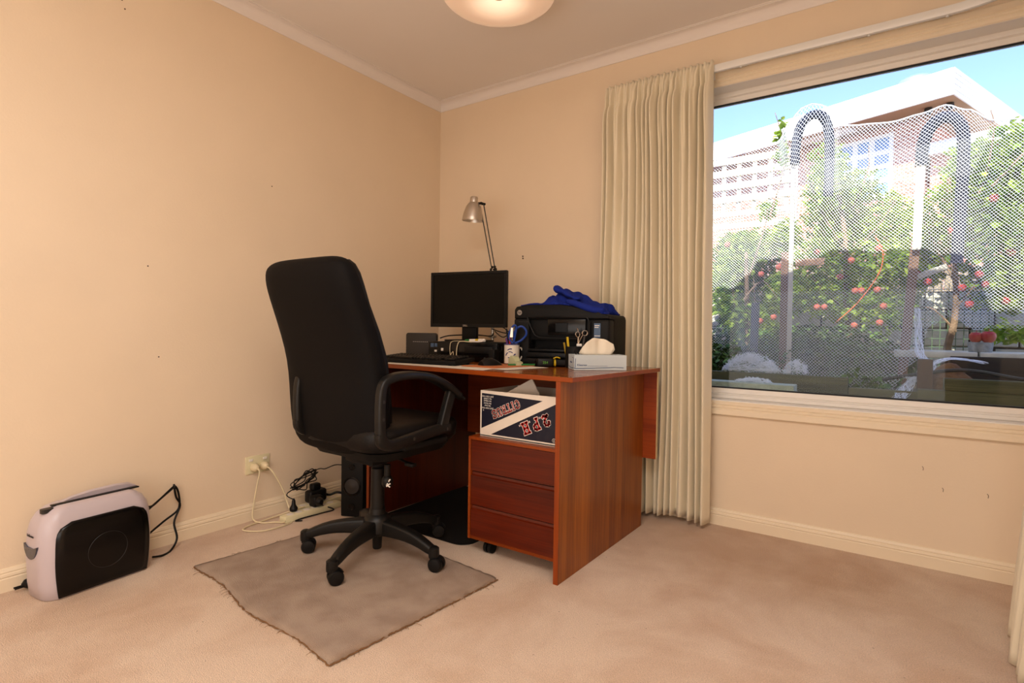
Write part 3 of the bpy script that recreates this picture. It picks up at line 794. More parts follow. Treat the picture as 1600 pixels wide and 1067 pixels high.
# ------------------------------------------------------------------ shredder
sh = thing('paper_shredder', (.135, -1.97, 0), 'silver and black paper shredder standing on the carpet against the left wall', 'shredder')
SM = Matrix.Translation((.132, -1.975, 0)) @ Matrix.Rotation(rad(6), 4, 'Z')
SL, SW = .345, .165        # along y, across x
def sring(z, gl, gw, rr=.05):
    return [SM @ Vector((x, y, z)) for x, y in rrect(SW+2*gw, SL+2*gl, rr, 7)]
prof = [(.0, -.012, -.006, .045), (.004, -.006, -.002, .048), (.05, 0, 0, .05), (.15, .004, 0, .05), (.22, .002, -.006, .05), (.255, -.006, -.012, .045), (.28, -.02, -.020, .04), (.296, -.04, -.030, .035), (.303, -.06, -.042, .025)]
b = new(); loft(b, [sring(*p) for p in prof]); finish('body', b, M_lilac, sh, angle=60)
# black front panel following the face
def face_x(z):
    for (z0, l0, w0, r0), (z1, l1, w1, r1) in zip(prof[:-1], prof[1:]):
        if z0 <= z <= z1: k = (z-z0)/(z1-z0); return SW/2+w0+(w1-w0)*k
    return SW/2-.04
b = new(); rows = []
NZ = 16
for j in range(NZ+1):
    z = .006+(.252-.006)*j/NZ
    k = z/.252
    yl = -.132-.010*(1-(2*k-1)**2); yr = .142+.010*(1-(2*k-1)**2)
    if k > .82: q = ((k-.82)/.18); yl += .04*(1-max(0, 1-q*q)**.5); yr -= .04*(1-max(0, 1-q*q)**.5)
    rows.append([(yl+(yr-yl)*i/12, z) for i in range(13)])
V = []; F = []
for rw in rows:
    for (y, z) in rw:
        e = abs(y)/.15; V.append(SM @ Vector((face_x(z)+.0045-.010*max(0, e-.75)**1.5*2, y, z)))
for j in range(NZ):
    for i in range(12):
        a = j*13+i; F.append((a, a+1, a+14, a+13))
o = raw_mesh('front_panel', V, F, M_blkg, sh, origin=wloc(sh), smooth=True)
s = o.modifiers.new('t', 'SOLIDIFY'); s.thickness = .008; s.offset = -1
b = new()
tube(b, [SM @ Vector((face_x(.14)+.0052, .062*cos(a*pi/12)+.012, .125+.062*sin(a*pi/12))) for a in range(24)], .0007, n=4, k=2, closed=True)
finish('panel_ring', b, M_grey, sh)
# top deck, paper slot, raised lip, switch
b = new()
box(b, .0, .020, -.125, .150, .301, .306, .002, M=SM); finish('paper_slot', b, M_blk, sh)
b = new(); rings = []
for y, h_ in ((-.09, .002), (-.06, .012), (0, .020), (.08, .022), (.125, .018), (.15, .004)):
    rings.append([SM @ Vector((x, y, z)) for x, z in ((-.034, .300), (-.006, .300), (-.002, .302+h_*.9), (-.014, .304+h_), (-.030, .302+h_*.6))])
loft(b, rings); finish('paper_guide', b, M_lilac, sh)
b = new(); prism(b, [(x, y) for x, y in rrect(.026, .034, .008, 4, .018, -.140)], .286, .2995, M=SM); finish('switch', b, M_grey, sh)
b = new()
for i in range(7): box(b, .031, .0335, -.02+i*.018, -.012+i*.018, .2985, .3012, M=SM)
add(b, text_bm('Strip & Cut', .008, SM @ face_M((.043, .03, .2975), (0, 1, 0), (-1, 0, .3)), .0003)); finish('icon_print', b, M_grey, sh)
# bin window and badge on the narrow end
ey = -SL/2-.004
b = new(); pts = [(-.045, .185)]+[(-.045+.05*(1-cos(rad(t)))*.9, .185-.048*sin(rad(t))) for t in range(10, 171, 16)]+[(.045, .185), (.02, .176), (-.02, .176)]
Mx = SM @ Matrix(((1, 0, 0, 0), (0, 0, 1, ey), (0, 1, 0, 0), (0, 0, 0, 1)))
prism(b, pts, -.003, .006, M=Mx); finish('bin_window', b, mat('smoky_window', (60, 62, 74), .1, .6, noise=.6, nscale=60), sh)
b = new(); add(b, text_bm('Fellowes', .013, Mx @ Matrix.Rotation(0, 4, 'Z') @ Matrix.Translation((0, .215, -.0015)), .0006)); finish('badge', b, M_grey, sh)
# cord
def cable(name, pts, r_, m, label, cat='cable', k=6, parent=None):
    b = new(); tube(b, pts, r_, n=7, k=k)
    o = finish(name, b, m, parent)
    if not parent: tag(o, label, cat)
    return o
cable('shredder_cord', [(.085, -1.80, .215), (.075, -1.76, .198), (.06, -1.72, .215), (.045, -1.67, .245), (.03, -1.65, .246), (.028, -1.637, .22), (.03, -1.632, .17), (.033, -1.645, .14), (.045, -1.70, .115), (.075, -1.775, .085)], .0042, M_blk, 0, parent=sh)
cable('shredder_cord', [(.08, -1.785, .18), (.06, -1.72, .215), (.035, -1.66, .243), (.025, -1.652, .25), (.028, -1.645, .20), (.03, -1.63, .16), (.045, -1.66, .10), (.07, -1.66, .04), (.09, -1.69, .006), (.12, -1.735, .005), (.125, -1.775, .012)], .0042, M_blk, 0, parent=sh)
b = new(); lathe(b, [(.006, 0), (.016, .01), (.018, .026), (.010, .04), (.006, .055)], n=14, M=Matrix.Translation((.05, -2.150, .020)) @ Matrix.Rotation(rad(-80), 4, 'X'))
for s in (-1, 1): box(b, .05+s*.006-.001, .05+s*.006+.001, -2.170, -2.148, .014, .020)
finish('shredder_plug', b, M_blk, sh)

# ------------------------------------------------------------------ wall outlet with plugs
ou = thing('power_outlet', (0, -1.27, .26), 'ivory double power outlet on the left wall with two white plugs', 'outlet')
b = new(); box(b, 0, .007, -1.33, -1.21, .221, .305, .003); finish('face_plate', b, M_ivory, ou)
b = new()
for y in (-1.305, -1.235): box(b, .007, .0105, y-.010, y+.010, .281, .292, .001)
islands('switch', b, M_whitep, ou)
plugc = []
for i, y in enumerate((-1.292, -1.243)):
    b = new(); lathe(b, [(.012, 0), (.019, .003), (.020, .016), (.013, .030), (.006, .036)], n=16, M=Matrix.Translation((.0072, y, .252)) @ Matrix.Rotation(rad(90), 4, 'Y'))
    o = finish('wall_plug', b, M_wcable); tag(o, ['white plug in the left socket of the wall outlet', 'white plug in the right socket of the wall outlet'][i], 'plug')
cable('white_flex', [(.042, -1.292, .250), (.055, -1.290, .235), (.05, -1.300, .17), (.05, -1.315, .09), (.06, -1.325, .025), (.09, -1.30, .006), (.13, -1.26, .006), (.17, -1.24, .008), (.178, -1.236, .018)], .0036, M_wcable, 'white flex hanging straight down from the left plug of the outlet')
cable('white_flex', [(.042, -1.243, .250), (.07, -1.23, .225), (.085, -1.19, .14), (.10, -1.17, .06), (.17, -1.19, .006), (.20, -1.25, .005), (.19, -1.35, .005), (.12, -1.40, .005), (.085, -1.37, .006), (.07, -1.28, .006), (.075, -1.20, .012), (.11, -1.13, .03), (.115, -1.09, .033)], .0036, M_wcable, 'long white flex looping across the carpet from the right plug')
# power boards
def powerboard(name, x, y0, y1, z, label):
    t = thing(name, (x, (y0+y1)/2, z), label, 'power board')
    b = new(); box(b, x-.027, x+.027, y0, y1, z, z+.030, .005); finish('casing', b, M_ivory, t)
    b = new(); n = int((y1-y0-.03)/.045)
    for i in range(n):
        y = y0+.04+i*.045; cyl(b, (x, y, z+.030), (x, y, z+.0308), .017, n=16)
    islands('socket', b, M_whitep, t)
    return t
powerboard('power_board', .155, -1.235, -.92, .0005, 'ivory power board lying on the carpet nearest the chair')
powerboard('power_board', .085, -1.12, -.80, .0005, 'pale power board with black adaptors lying close to the skirting')
# adaptors
b = new(); box(b, .06, .115, -1.055, -.955, .033, .095, .012, 3); box(b, .062, .10, -1.03, -.98, .09, .125, .01, 3)
tag(finish('power_adaptor', b, M_blk), 'large black power adaptor plugged in beside the skirting', 'adaptor')
b = new(); box(b, .125, .175, -1.075, -1.02, .032, .085, .010, 3); lathe(b, [(.022, 0), (.022, .03), (.012, .045)], n=14, M=Matrix.Translation((.15, -1.05, .06)) @ Matrix.Rotation(rad(90), 4, 'Y'))
tag(finish('power_adaptor', b, M_blk), 'smaller black adaptor in front of the large one on the power board', 'adaptor')
b = new(); lathe(b, [(.017, 0), (.020, .012), (.010, .03), (.008, .05), (.0035, .06)], c=(.13, -1.16, .033), n=16)
tag(finish('black_plug', b, M_blk), 'black plug standing upright on the power board', 'plug')
# tangle of black flex above the adaptors
rnd = random.Random(11); pts = [(.13, -1.16, .088), (.11, -1.18, .12)]
c0 = Vector((.075, -1.07, .155))
for i in range(30):
    a = i*1.15; rr_ = .045+.03*sin(i*2.3)
    pts.append((c0.x+.018*sin(i*1.9)+.01, c0.y+rr_*cos(a)*1.2, c0.z+rr_*.75*sin(a)+.008*sin(i)))
pts += [(.07, -.98, .19), (.06, -.93, .18), (.10, -.90, .20), (.16, -.90, .21)]
cable('flex_tangle', pts, .0027, M_blk, 'tangled bundle of black flex above the power boards', k=5)
cable('black_flex', [(.215, -1.17, .006), (.19, -1.19, .005), (.185, -1.14, .005), (.195, -1.05, .005), (.2, -.98, .006), (.17, -1.02, .03), (.165, -1.045, .05)], .003, M_blk, 'thin black flex lying on the carpet in front of the power board')
cable('black_flex', [(.09, -.955, .06), (.10, -.93, .05), (.12, -.90, .06), (.15, -.87, .05)], .006, M_blk, 'thick black flex behind the desk speaker')

# ------------------------------------------------------------------ speaker on the floor
spk = thing('speaker', (.31, -.93, 0), 'tall black loudspeaker standing on the carpet behind the office chair', 'speaker')
PM = RZ(24, (.318, -.925, 0))
b = new(); box(b, -.058, .058, -.07, .10, 0, .30, .006, M=PM); finish('cabinet', b, M_blkm, spk)
def FMs(x, z, d=0): return PM @ Matrix(((1, 0, 0, x), (0, 0, 1, -.07-d), (0, -1, 0, z), (0, 0, 0, 1)))
b = new(); lathe(b, [(.0475, 0), (.0475, -.002), (.040, -.003), (.038, .0)], n=32, M=PM @ Matrix.Translation((0, -.0705, .15)) @ Matrix.Rotation(rad(90), 4, 'X') @ Matrix.Scale(-1, 4, (0, 0, 1))); finish('woofer_surround', b, M_blkg, spk)
b = new(); lathe(b, [(.037, .001), (.025, .0015), (.012, .004), (0, .006)], n=32, M=PM @ Matrix.Translation((0, -.070, .15)) @ Matrix.Rotation(rad(90), 4, 'X')); finish('woofer', b, M_grey, spk)
b = new(); lathe(b, [(.016, .001), (.014, .003), (.006, .003), (0, .002)], n=20, M=PM @ Matrix.Translation((0, -.070, .245)) @ Matrix.Rotation(rad(90), 4, 'X')); lathe(b, [(.007, .001), (.006, .005), (0, .005)], n=16, M=PM @ Matrix.Translation((0, -.070, .283)) @ Matrix.Rotation(rad(90), 4, 'X')); finish('tweeter', b, M_blkg, spk)
b = new(); lathe(b, [(.017, .0), (.017, .003), (.013, .003), (.010, .0005), (0, .0005)], n=20, M=PM @ Matrix.Translation((0, -.070, .05)) @ Matrix.Rotation(rad(90), 4, 'X')); finish('bass_port', b, M_blkg, spk)

# ------------------------------------------------------------------ things on the desk
Z = ZT+.0008
def sheet(name, pts, z, m, label, th=.0008, cat='paper'):
    b = new(); prism(b, pts, z, z+th); return tag(finish(name, b, m), label, cat)
sheet('desk_paper', [(.37, -.962), (1.13, -.975), (1.10, -.78), (.37, -.62)], Z, M_paper, 'large white paper sheet lying under the keyboard')
sheet('desk_paper', [(1.00, -.905), (1.20, -.905), (1.25, -.66), (1.08, -.64)], Z+.001, M_paper, 'loose white sheet on the desk beside the tape measure')
sheet('folder', [(.93, -.87), (1.12, -.885), (1.16, -.63), (.97, -.61)], Z+.0025, M_orange, 'orange folder under the computer mouse', .003, 'folder')
# keyboard
kb = thing('keyboard', (.64, -.80, Z+.001), 'black computer keyboard on the white paper sheet', 'keyboard')
KM = Matrix.Translation((.67, -.815, Z+.0012)) @ Matrix.Rotation(rad(4), 4, 'Z') @ Matrix.Rotation(rad(4), 4, 'X')
b = new(); box(b, -.225, .225, -.078, .078, .006, .026, .004, M=KM); finish('keyboard_case', b, M_blkm, kb)
b = new()
for rI in range(6):
    y = -.060+rI*.0215+(.006 if rI == 5 else 0); x = -.214
    while x < .205:
        w2 = .0175
        if rI == 0 and -.15 < x < -.05: w2 = .11
        elif rnd.random() < .08: w2 = .028
        if not (.070 < x < .076 or .138 < x < .144): box(b, x, min(x+w2-.0022, .214), y-.0085, y+.0085, .0262, .036, .0022, 1, M=KM)
        x += w2+.0012
tag(finish('key', b, M_blk, kb), None, kind='stuff')
# feet so that the tilted case rests on the paper
b = new(); box(b, -.20, -.18, -.07, -.06, .0, .0065, M=KM); box(b, .18, .2, -.07, -.06, .0, .0065, M=KM); box(b, -.20, -.17, .06, .07, -.009, .0065, M=KM); box(b, .17, .2, .06, .07, -.009, .0065, M=KM); islands('foot', b, M_blk, kb)
# mouse
mo = thing('computer_mouse', (1.02, -.78, Z+.0056), 'black computer mouse on the orange folder', 'mouse')
MM = Matrix.Translation((1.01, -.765, Z+.0058)) @ Matrix.Rotation(rad(-18), 4, 'Z')
b = new(); lo_ = []
for k in range(9):
    t = k/8; y = -.052+.104*t; h_ = .004+.030*max(0, sin(pi*min(1, t*.9+.12)))**.7; w2 = .02+.038*sin(pi*(.12+.76*t))**.6*.9
    lo_.append([MM @ Vector((w2/2*cos(rad(a))*1.25, y, max(0, h_*sin(rad(a))) if a <= 180 else 0)) for a in (0, 25, 55, 90, 125, 155, 180, 270)])
loft(b, lo_); finish('mouse_body', b, M_blk, mo, angle=60)
b = new(); cyl(b, MM @ Vector((-.003, -.030, .0285)), MM @ Vector((.003, -.030, .0285)), .006, n=12); finish('scroll_wheel', b, M_grey, mo)
cable('mouse_cord', [MM @ Vector((0, .05, .008)), MM @ Vector((.0, .09, .004)), (1.0, -.60, Z+.006), (.96, -.50, Z+.004), (.93, -.46, Z+.03)], .0018, M_blk, 0, parent=mo)
# router
ro = thing('modem_router', (.285, -.50, Z), 'dark grey upright modem router left of the monitor', 'modem')
RM = Matrix.Translation((.318, -.485, Z)) @ Matrix.Rotation(rad(18), 4, 'Z')
b = new(); rr2 = rrect(.185, .135, (.004, .014, .014, .004), 4, 0, .073)
Mv = RM @ Matrix(((1, 0, 0, 0), (0, 0, 1, 0), (0, 1, 0, 0), (0, 0, 0, 1)))
prism(b, rr2, -.014, .014, M=Mv, bev=.003); finish('router_case', b, M_grey, ro)
b = new(); box(b, -.07, .07, -.028, .028, 0, .008, .003, M=RM); finish('stand', b, M_blk, ro)
b = new()
for i in range(8): box(b, -.048+i*.012, -.042+i*.012, -.0152, -.0138, .090, .092, M=RM)
islands('indicator_light', b, M_whitep, ro)
# PC under monitor
pc = thing('computer', (.66, -.45, Z), 'black slimline desktop computer lying under the monitor', 'computer')
CM = Matrix.Translation((.665, -.435, Z)) @ Matrix.Rotation(rad(10), 4, 'Z')
b = new(); box(b, -.20, .20, -.145, .105, .004, .098, .004, M=CM); box(b, -.18, -.15, -.12, .09, 0, .004, M=CM); box(b, .15, .18, -.12, .09, 0, .004, M=CM); finish('computer_case', b, M_blkm, pc)
b = new(); box(b, -.198, .198, -.153, -.1455, .006, .096, .003, M=CM); finish('bezel', b, M_blkg, pc)
b = new(); box(b, .02, .175, -.1555, -.1535, .045, .078, .001, M=CM); finish('disc_drive', b, M_blk, pc)
b = new(); box(b, -.185, -.165, -.1546, -.1533, .070, .090, M=CM); box(b, -.160, -.145, -.1546, -.1533, .072, .090, M=CM); islands('badge_sticker', b, M_sticker, pc)
b = new(); box(b, -.12, -.107, -.158, -.1535, .052, .066, .001, M=CM); box(b, -.155, -.146, -.165, -.1535, .046, .056, .001, M=CM); islands('usb_plug', b, M_whitep, pc)
# monitor
mn = thing('monitor', (.575, -.39, Z+.098), 'black flat screen monitor standing on the desktop computer', 'monitor')
NM = Matrix.Translation((.577, -.400, 0)) @ Matrix.Rotation(rad(10), 4, 'Z')
W2, z0, z1 = .236, .932, 1.236
b = new(); box(b, -W2, W2, .0, .018, z0, z1, .004, M=NM); box(b, -.15, .15, .018, .045, z0+.05, z1-.05, .01, M=NM); finish('monitor_case', b, M_blk, mn)
b = new(); bz = .015
for (xa, xb, za, zb) in ((-W2, W2, z1-bz, z1), (-W2, W2, z0, z0+bz+.004), (-W2, -W2+bz, z0+bz, z1-bz), (W2-bz, W2, z0+bz, z1-bz)): box(b, xa, xb, -.006, .002, za, zb, .001, 1, M=NM)
finish('bezel', b, M_blk, mn)
b = new(); box(b, -W2+bz-.001, W2-bz+.001, -.0015, .0005, z0+bz, z1-bz+.001, M=NM); finish('screen', b, M_screen, mn)
b = new(); add(b, text_bm('DELL', .013, NM @ face_M((-.012, -.0066, z0+.009), (1, 0, 0), (0, 0, 1)), .0003)); finish('brand_mark', b, M_silver, mn)
b = new(); box(b, -.045, .045, .015, .045, Z+.106, z0+.08, .004, M=NM); finish('neck', b, M_blk, mn)
b = new(); prism(b, rrect(.24, .17, .03, 5, 0, .02), Z+.0985, Z+.107, M=NM, bev=.002); finish('stand_base', b, M_blk, mn)
# bits on top of the computer: earphones, glue tube
gt = thing('glue_tube', (.80, -.54, Z+.099), 'white tube with green cap and yellow band lying on the computer', 'tube')
GM = CM @ Matrix.Translation((.06, -.125, .1075)) @ Matrix.Rotation(rad(88), 4, 'Y')
for nme, mm, a0, a1, r_ in (('cap', M_green, -.055, -.03, .008), ('barrel', M_whitep, -.03, .005, .0085), ('band', M_yel, .005, .022, .0088), ('barrel', M_whitep, .022, .06, .0085)):
    b = new(); lathe(b, [(r_*.8, a0), (r_, a0+.002), (r_, a1-.002), (r_*.8, a1)], n=14, M=GM); finish(nme, b, mm, gt)
e0 = lambda x, y, z: tuple(CM @ Vector((x, y, z)))
cable('earphone_lead', [e0(-.06, -.06, .101), e0(-.03, -.11, .103), e0(-.06, -.150, .100), e0(-.066, -.158, .07), e0(-.062, -.159, .03), e0(-.05, -.165, .01), e0(-.06, -.170, .02), e0(-.045, -.162, .05), e0(-.04, -.165, .012)], .0016, M_wcable, 'white earphone lead looped down the front of the computer')
cable('earphone_lead', [e0(.11, -.12, .103), e0(.06, -.153, .101), e0(-.01, -.150, .102), e0(-.022, -.158, .08), e0(-.026, -.160, .04), e0(-.024, -.162, .005)], .0024, M_wcable, 'thick white lead draped over the computer front edge')
b = new(); tube(b, [e0(.05, -.151, .105), e0(.09, -.152, .103), e0(.115, -.148, .106), e0(.105, -.14, .11)], .004, n=8); tag(finish('white_hook', b, M_whitep), 'small white plastic hook on the edge of the computer', 'hook')
cable('video_cable', [(.45, -.28, Z+.012), (.50, -.33, .89), (.55, -.345, .90), (.562, -.350, .93), (.56, -.345, .96)], .0035, M_blk, 'black cable curving up behind the monitor', k=8)
cable('video_cable', [(.43, -.46, .870), (.47, -.42, .885), (.55, -.30, .89), (.66, -.30, .885), (.70, -.33, .90)], .0035, M_blk, 'black cable lying over the back of the computer', k=8)
for i, (dx, dz) in enumerate(((0, 0), (.01, .014), (.02, -.012))):
    cable('power_lead', [(.69+dx, -.33, .925+dz), (.76, -.32, .905+dz*2), (.84, -.33, .90-dz), (.90, -.31, .86+dz), (.93, -.26, .80)], .0028, M_blk, ['black lead running right from behind the monitor', 'upper black lead sagging toward the mug', 'lower black lead sagging toward the mug'][i], k=6)
cable('loose_cable', [e0(.20, -.10, .08), e0(.23, -.17, .06), e0(.20, -.20, .03), e0(.235, -.19, .015), e0(.26, -.13, .02), e0(.235, -.10, .05)], .0022, M_blk, 'loose black cord hanging at the right end of the computer')
# phone handset / black charger block right of computer
b = new(); box(b, .895, .93, -.63, -.59, Z+.001, Z+.07, .006, 3, M=None); tag(finish('charger_block', b, M_blkm), 'upright black charger block in front of the computer', 'charger')
# mug with pens and blue scissors
mg = thing('mug', (1.012, -.600, Z), 'white mug with blue brush pattern holding pens beside the printer', 'mug')
MC = (1.012, -.600)
b = new(); lathe(b, [(0, 0), (.033, 0), (.036, .003), (.0365, .095), (.0375, .098), (.034, .098), (.033, .01), (0, .008)], c=(*MC, Z), n=32, cap=False); finish('cup', b, M_mug, mg)
b = new(); lathe(b, [(.0368, .094), (.0380, .0965), (.0368, .099)], c=(*MC, Z), n=32, cap=False); finish('rim', b, M_mugb, mg)
b = new()
def on_cup(a, z, r_=.0368): return (MC[0]+r_*cos(rad(a)), MC[1]+r_*sin(rad(a)), Z+z)
for (a0, z0_, a1, z1_, w_) in ((-88, .070, -55, .076, .0022), (-80, .062, -50, .058, .002), (-75, .02, -40, .042, .0042), (-84, .036, -60, .026, .0024), (-45, .040, -28, .052, .003), (-104, .045, -85, .058, .0024)):
    tube(b, [on_cup(a0, z0_), on_cup((a0+a1)/2, (z0_+z1_)/2+.003), on_cup(a1, z1_)], w_, n=5, k=4)
finish('brush_pattern', b, M_mugb, mg)
b = new(); tube(b, [on_cup(70, .08), on_cup(70, .076, .055), on_cup(70, .05, .062), on_cup(70, .025, .05), on_cup(70, .02)], .004, n=8); finish('handle', b, M_mug, mg)
def pen(x, y, lean, h_, m, label, r_=.0042):
    b = new(); p0 = Vector((MC[0]+x*.3, MC[1]+y*.3, Z+.012)); p1 = Vector((MC[0]+x*1.2+lean, MC[1]+y, Z+h_))
    cyl(b, p0, p1, r_, n=10); d = (p1-p0).normalized(); cyl(b, p1, p1+d*.006, r_, r_*.5, n=10); tag(finish('pen', b, m), label, 'pen')
pen(-.022, -.002, -.004, .165, M_blk, 'tall black pen at the left of the mug')
pen(-.014, .012, 0, .135, M_bluep, 'blue pen in the white mug')
pen(-.004, -.012, 0, .125, M_red, 'red pen in the white mug', .0045)
pen(-.018, -.012, -.002, .12, M_amber, 'purple pen in the white mug')
sc = thing('scissors', (MC[0]+.01, MC[1], Z+.012), 'blue handled scissors standing in the white mug', 'scissors')
def xz(x, z, y=0): return (MC[0]+x, MC[1]+y+x*.55, Z+z)
b = new(); tube(b, [xz(.012, .105), xz(.006, .135), xz(.016, .168), xz(.038, .182), xz(.056, .166), xz(.058, .142), xz(.040, .118), xz(.024, .108)], .0052, n=8, closed=True); finish('handle', b, M_bluep, sc)
b = new(); tube(b, [xz(.004, .105, -.01), xz(-.008, .130, -.01), xz(-.004, .160, -.01), xz(.012, .186, -.01), xz(.022, .178, -.01), xz(.018, .14, -.01), xz(.012, .11, -.01)], .0045, n=8, closed=True); finish('handle', b, M_bluep, sc)
b = new(); loft(b, [[Vector(xz(.000, .13, -.018)), Vector(xz(.012, .13, -.018)), Vector(xz(.012, .13, -.014)), Vector(xz(0, .13, -.014))], [Vector(xz(.004, .175, -.018)), Vector(xz(.012, .175, -.018)), Vector(xz(.012, .175, -.014)), Vector(xz(.004, .175, -.014))]]); finish('logo_inlay', b, M_silver, sc)
b = new(); box(b, MC[0]-.002, MC[0]+.012, MC[1]-.002, MC[1]+.002, Z+.014, Z+.115); finish('blade', b, M_chrome, sc)
# pale plastic dish (tape dispenser) and little black stapler
b = new(); DM = RZ(-20, (1.085, -.675, Z+.0025)); prism(b, [(-.035, 0), (.035, 0), (.035, .018), (.012, .022), (.004, .04), (-.02, .045), (-.035, .03)], -.016, .016, M=DM @ Matrix.Rotation(rad(90), 4, 'X'), bev=.002)
tag(finish('tape_dispenser', b, mat('pale_green_plastic', (190, 190, 150), .4)), 'pale green tape dispenser in front of the mug', 'dispenser')
b = new(); box(b, -.05, .05, -.012, .012, .0, .012, .003, M=RZ(-18, (1.11, -.575, Z+.003))); box(b, -.046, .048, -.010, .010, .014, .026, .004, M=RZ(-18, (1.11, -.575, Z+.003)))
tag(finish('stapler', b, M_blkg), 'glossy black stapler in front of the printer', 'stapler')
b = new(); tube(b, [(1.075, -.72, Z+.008), (1.12, -.675, Z+.009), (1.16, -.63, Z+.008)], .0045, n=8); tag(finish('pen', b, M_green), 'green pen lying on the white sheet by the tape measure', 'pen')
# tape measure torch: black body, yellow rim
tm = thing('tape_measure', (1.17, -.60, Z), 'black and yellow tape measure showing a green number on the desk', 'tape measure')
TM = RZ(36, (1.205, -.60, Z))
b = new(); box(b, -.045, .030, -.022, .022, 0, .040, .009, 3, M=TM); finish('tape_case', b, M_blk, tm)
b = new(); add(b, text_bm('254', .016, TM @ face_M((-.008, -.0226, .020), (1, 0, 0), (0, 0, 1)), .0005)); finish('number_print', b, M_greenp, tm)
b = new(); lathe(b, [(.010, 0), (.016, .004), (.016, .010), (.008, .012)], n=18, M=TM @ Matrix.Translation((.030, 0, .018)) @ Matrix.Rotation(rad(90), 4, 'Y')); tube(b, [TM @ Vector((.03, -.0, .038)), TM @ Vector((.045, .0, .044)), TM @ Vector((.06, .0, .040))], .003, n=6); finish('yellow_end', b, M_yel, tm)

# printer
pr = thing('printer', (1.19, -.33, Z), 'black all in one printer with a blue shirt thrown on top', 'printer')
PRM = Matrix.Translation((1.195, -.345, Z)) @ Matrix.Rotation(rad(9), 4, 'Z')
HW = .235
def pbox(x0, x1, y0, y1, z0, z1, bev=.006, seg=2): 
    b = new(); box(b, x0, x1, y0, y1, z0, z1, bev, seg, M=PRM); return b
b = new()
box(b, -HW, HW, -.10, .132, .004, .232, .012, 3, M=PRM); box(b, HW-.09, HW, -.175, -.09, .004, .218, .012, 3, M=PRM); box(b, -HW, -HW+.08, -.175, -.09, .004, .22, .010, 3, M=PRM)
box(b, -HW+.07, HW-.08, -.155, -.09, .118, .22, .006, 2, M=PRM)
for sx in (-1, 1):
    for sy in (-.14, .06): box(b, sx*.19-.015, sx*.19+.015, sy-.01, sy+.01, 0, .006, M=PRM)
finish('printer_body', b, M_blkm, pr)
# lid and document feeder: bowed profile, high on the left, sloping to the right shoulder
b = new(); rings = []
lid = [(-HW+.002, .219), (-HW+.002, .262), (-HW+.012, .276), (-.17, .285), (.0, .284), (.06, .278), (.13, .258), (.18, .243), (HW-.01, .240), (HW-.001, .232), (HW-.001, .219)]
Mxz = PRM @ Matrix(((1, 0, 0, 0), (0, 0, -1, 0), (0, 1, 0, 0), (0, 0, 0, 1)))
prism(b, [(x, z) for x, z in lid][::-1], -.120, .175, M=Mxz, bev=.007, seg=3); finish('scanner_lid', b, M_blkm, pr, angle=50)
b = new(); tube(b, [PRM @ Vector(p) for p in ((-.165, -.172, .225), (-.14, -.176, .17), (-.11, -.177, .135), (-.02, -.177, .128), (.10, -.177, .128))], .004, n=8); tube(b, [PRM @ Vector(p) for p in ((-.165, -.174, .228), (-.05, -.178, .229), (.10, -.178, .226), (.138, -.178, .215), (.142, -.178, .15))], .004, n=8); finish('front_trim', b, M_blk, pr)
b = pbox(-.06, .125, -.176, -.16, .145, .218, .003); finish('control_panel', b, M_blkg, pr)
b = pbox(-.02, .04, -.1785, -.1765, .158, .200, .001, 1); finish('touch_screen', b, M_screen, pr)
b = pbox(-.16, .11, -.20, -.09, .038, .062, .005); box(b, -.155, .105, -.19, -.10, .066, .078, .003, M=PRM); finish('output_tray', b, M_blk, pr)
b = pbox(-.165, .115, -.235, -.10, .006, .034, .006); finish('paper_tray', b, M_blkm, pr)
b = new(); lathe(b, [(.0, 0), (.0125, 0), (.0125, .0015), (0, .0015)], n=24, M=PRM @ Matrix.Translation((-.205, -.1755, .248)) @ Matrix.Rotation(rad(90), 4, 'X'), cap=False); finish('round_logo', b, M_silver, pr)
b = new(); add(b, text_bm('hp', .016, PRM @ face_M((-.205, -.1782, .249), (1, 0, 0), (.12, 0, 1)), .0003)); finish('round_logo_letters', b, M_blk, pr)
b = new(); add(b, text_bm('Officejet Pro 8600', .007, PRM @ face_M((-.185, -.1752, .205), (1, 0, 0), (0, 0, 1)), .0003)); finish('printed_name', b, M_grey, pr)
b = pbox(.165, .195, -.1775, -.1745, .135, .20, .0006, 1); finish('feature_sticker', b, M_sticker, pr)
b = new()
for i, (w2, z) in enumerate(((.022, .188), (.018, .180), (.026, .142))): box(b, .168, .168+w2, -.1786, -.1776, z, z+.003, M=PRM)
add(b, text_bm('all in one', .006, PRM @ face_M((.18, -.1755, .115), (1, 0, 0), (0, 0, 1)), .0003)); box(b, .178, .19, -.1765, -.1745, .096, .103, M=PRM); box(b, .168, .19, -.1765, -.1745, .086, .088, M=PRM); finish('sticker_print', b, M_whitep, pr)

# blue shirt crumpled over the lid
st = thing('blue_shirt', (1.2, -.33, 1.03), 'crumpled royal blue shirt lying on top of the printer', 'shirt')
def lid_z(x):
    for (x0, za), (x1, zb) in zip(lid[:-1], lid[1:]):
        if x0 <= x <= x1 and x1 > x0: return za+(zb-za)*(x-x0)/(x1-x0)
    return .24
def shirt_h(x, y):
    g = lambda cx, cy, sx, sy, h_: h_*math.exp(-((x-cx)/sx)**2-((y-cy)/sy)**2)
    h_ = .006+g(-.045, -.02, .035, .10, .055)+g(-.095, -.05, .02, .05, .042)+g(.0, .0, .05, .09, .045)+g(.06, .0, .05, .08, .030)+g(.13, -.02, .07, .09, .034)+g(.19, -.04, .03, .08, .032)
    h_ += (.007*sin(x*48+y*60)*sin(y*41+x*22)+.0035*sin(x*75-y*90)+.003*sin(x*40+y*110))*min(1, max(0, (h_-.008)*40))
    return h_
NX, NY = 90, 44; V = []; F = []; keep = {}
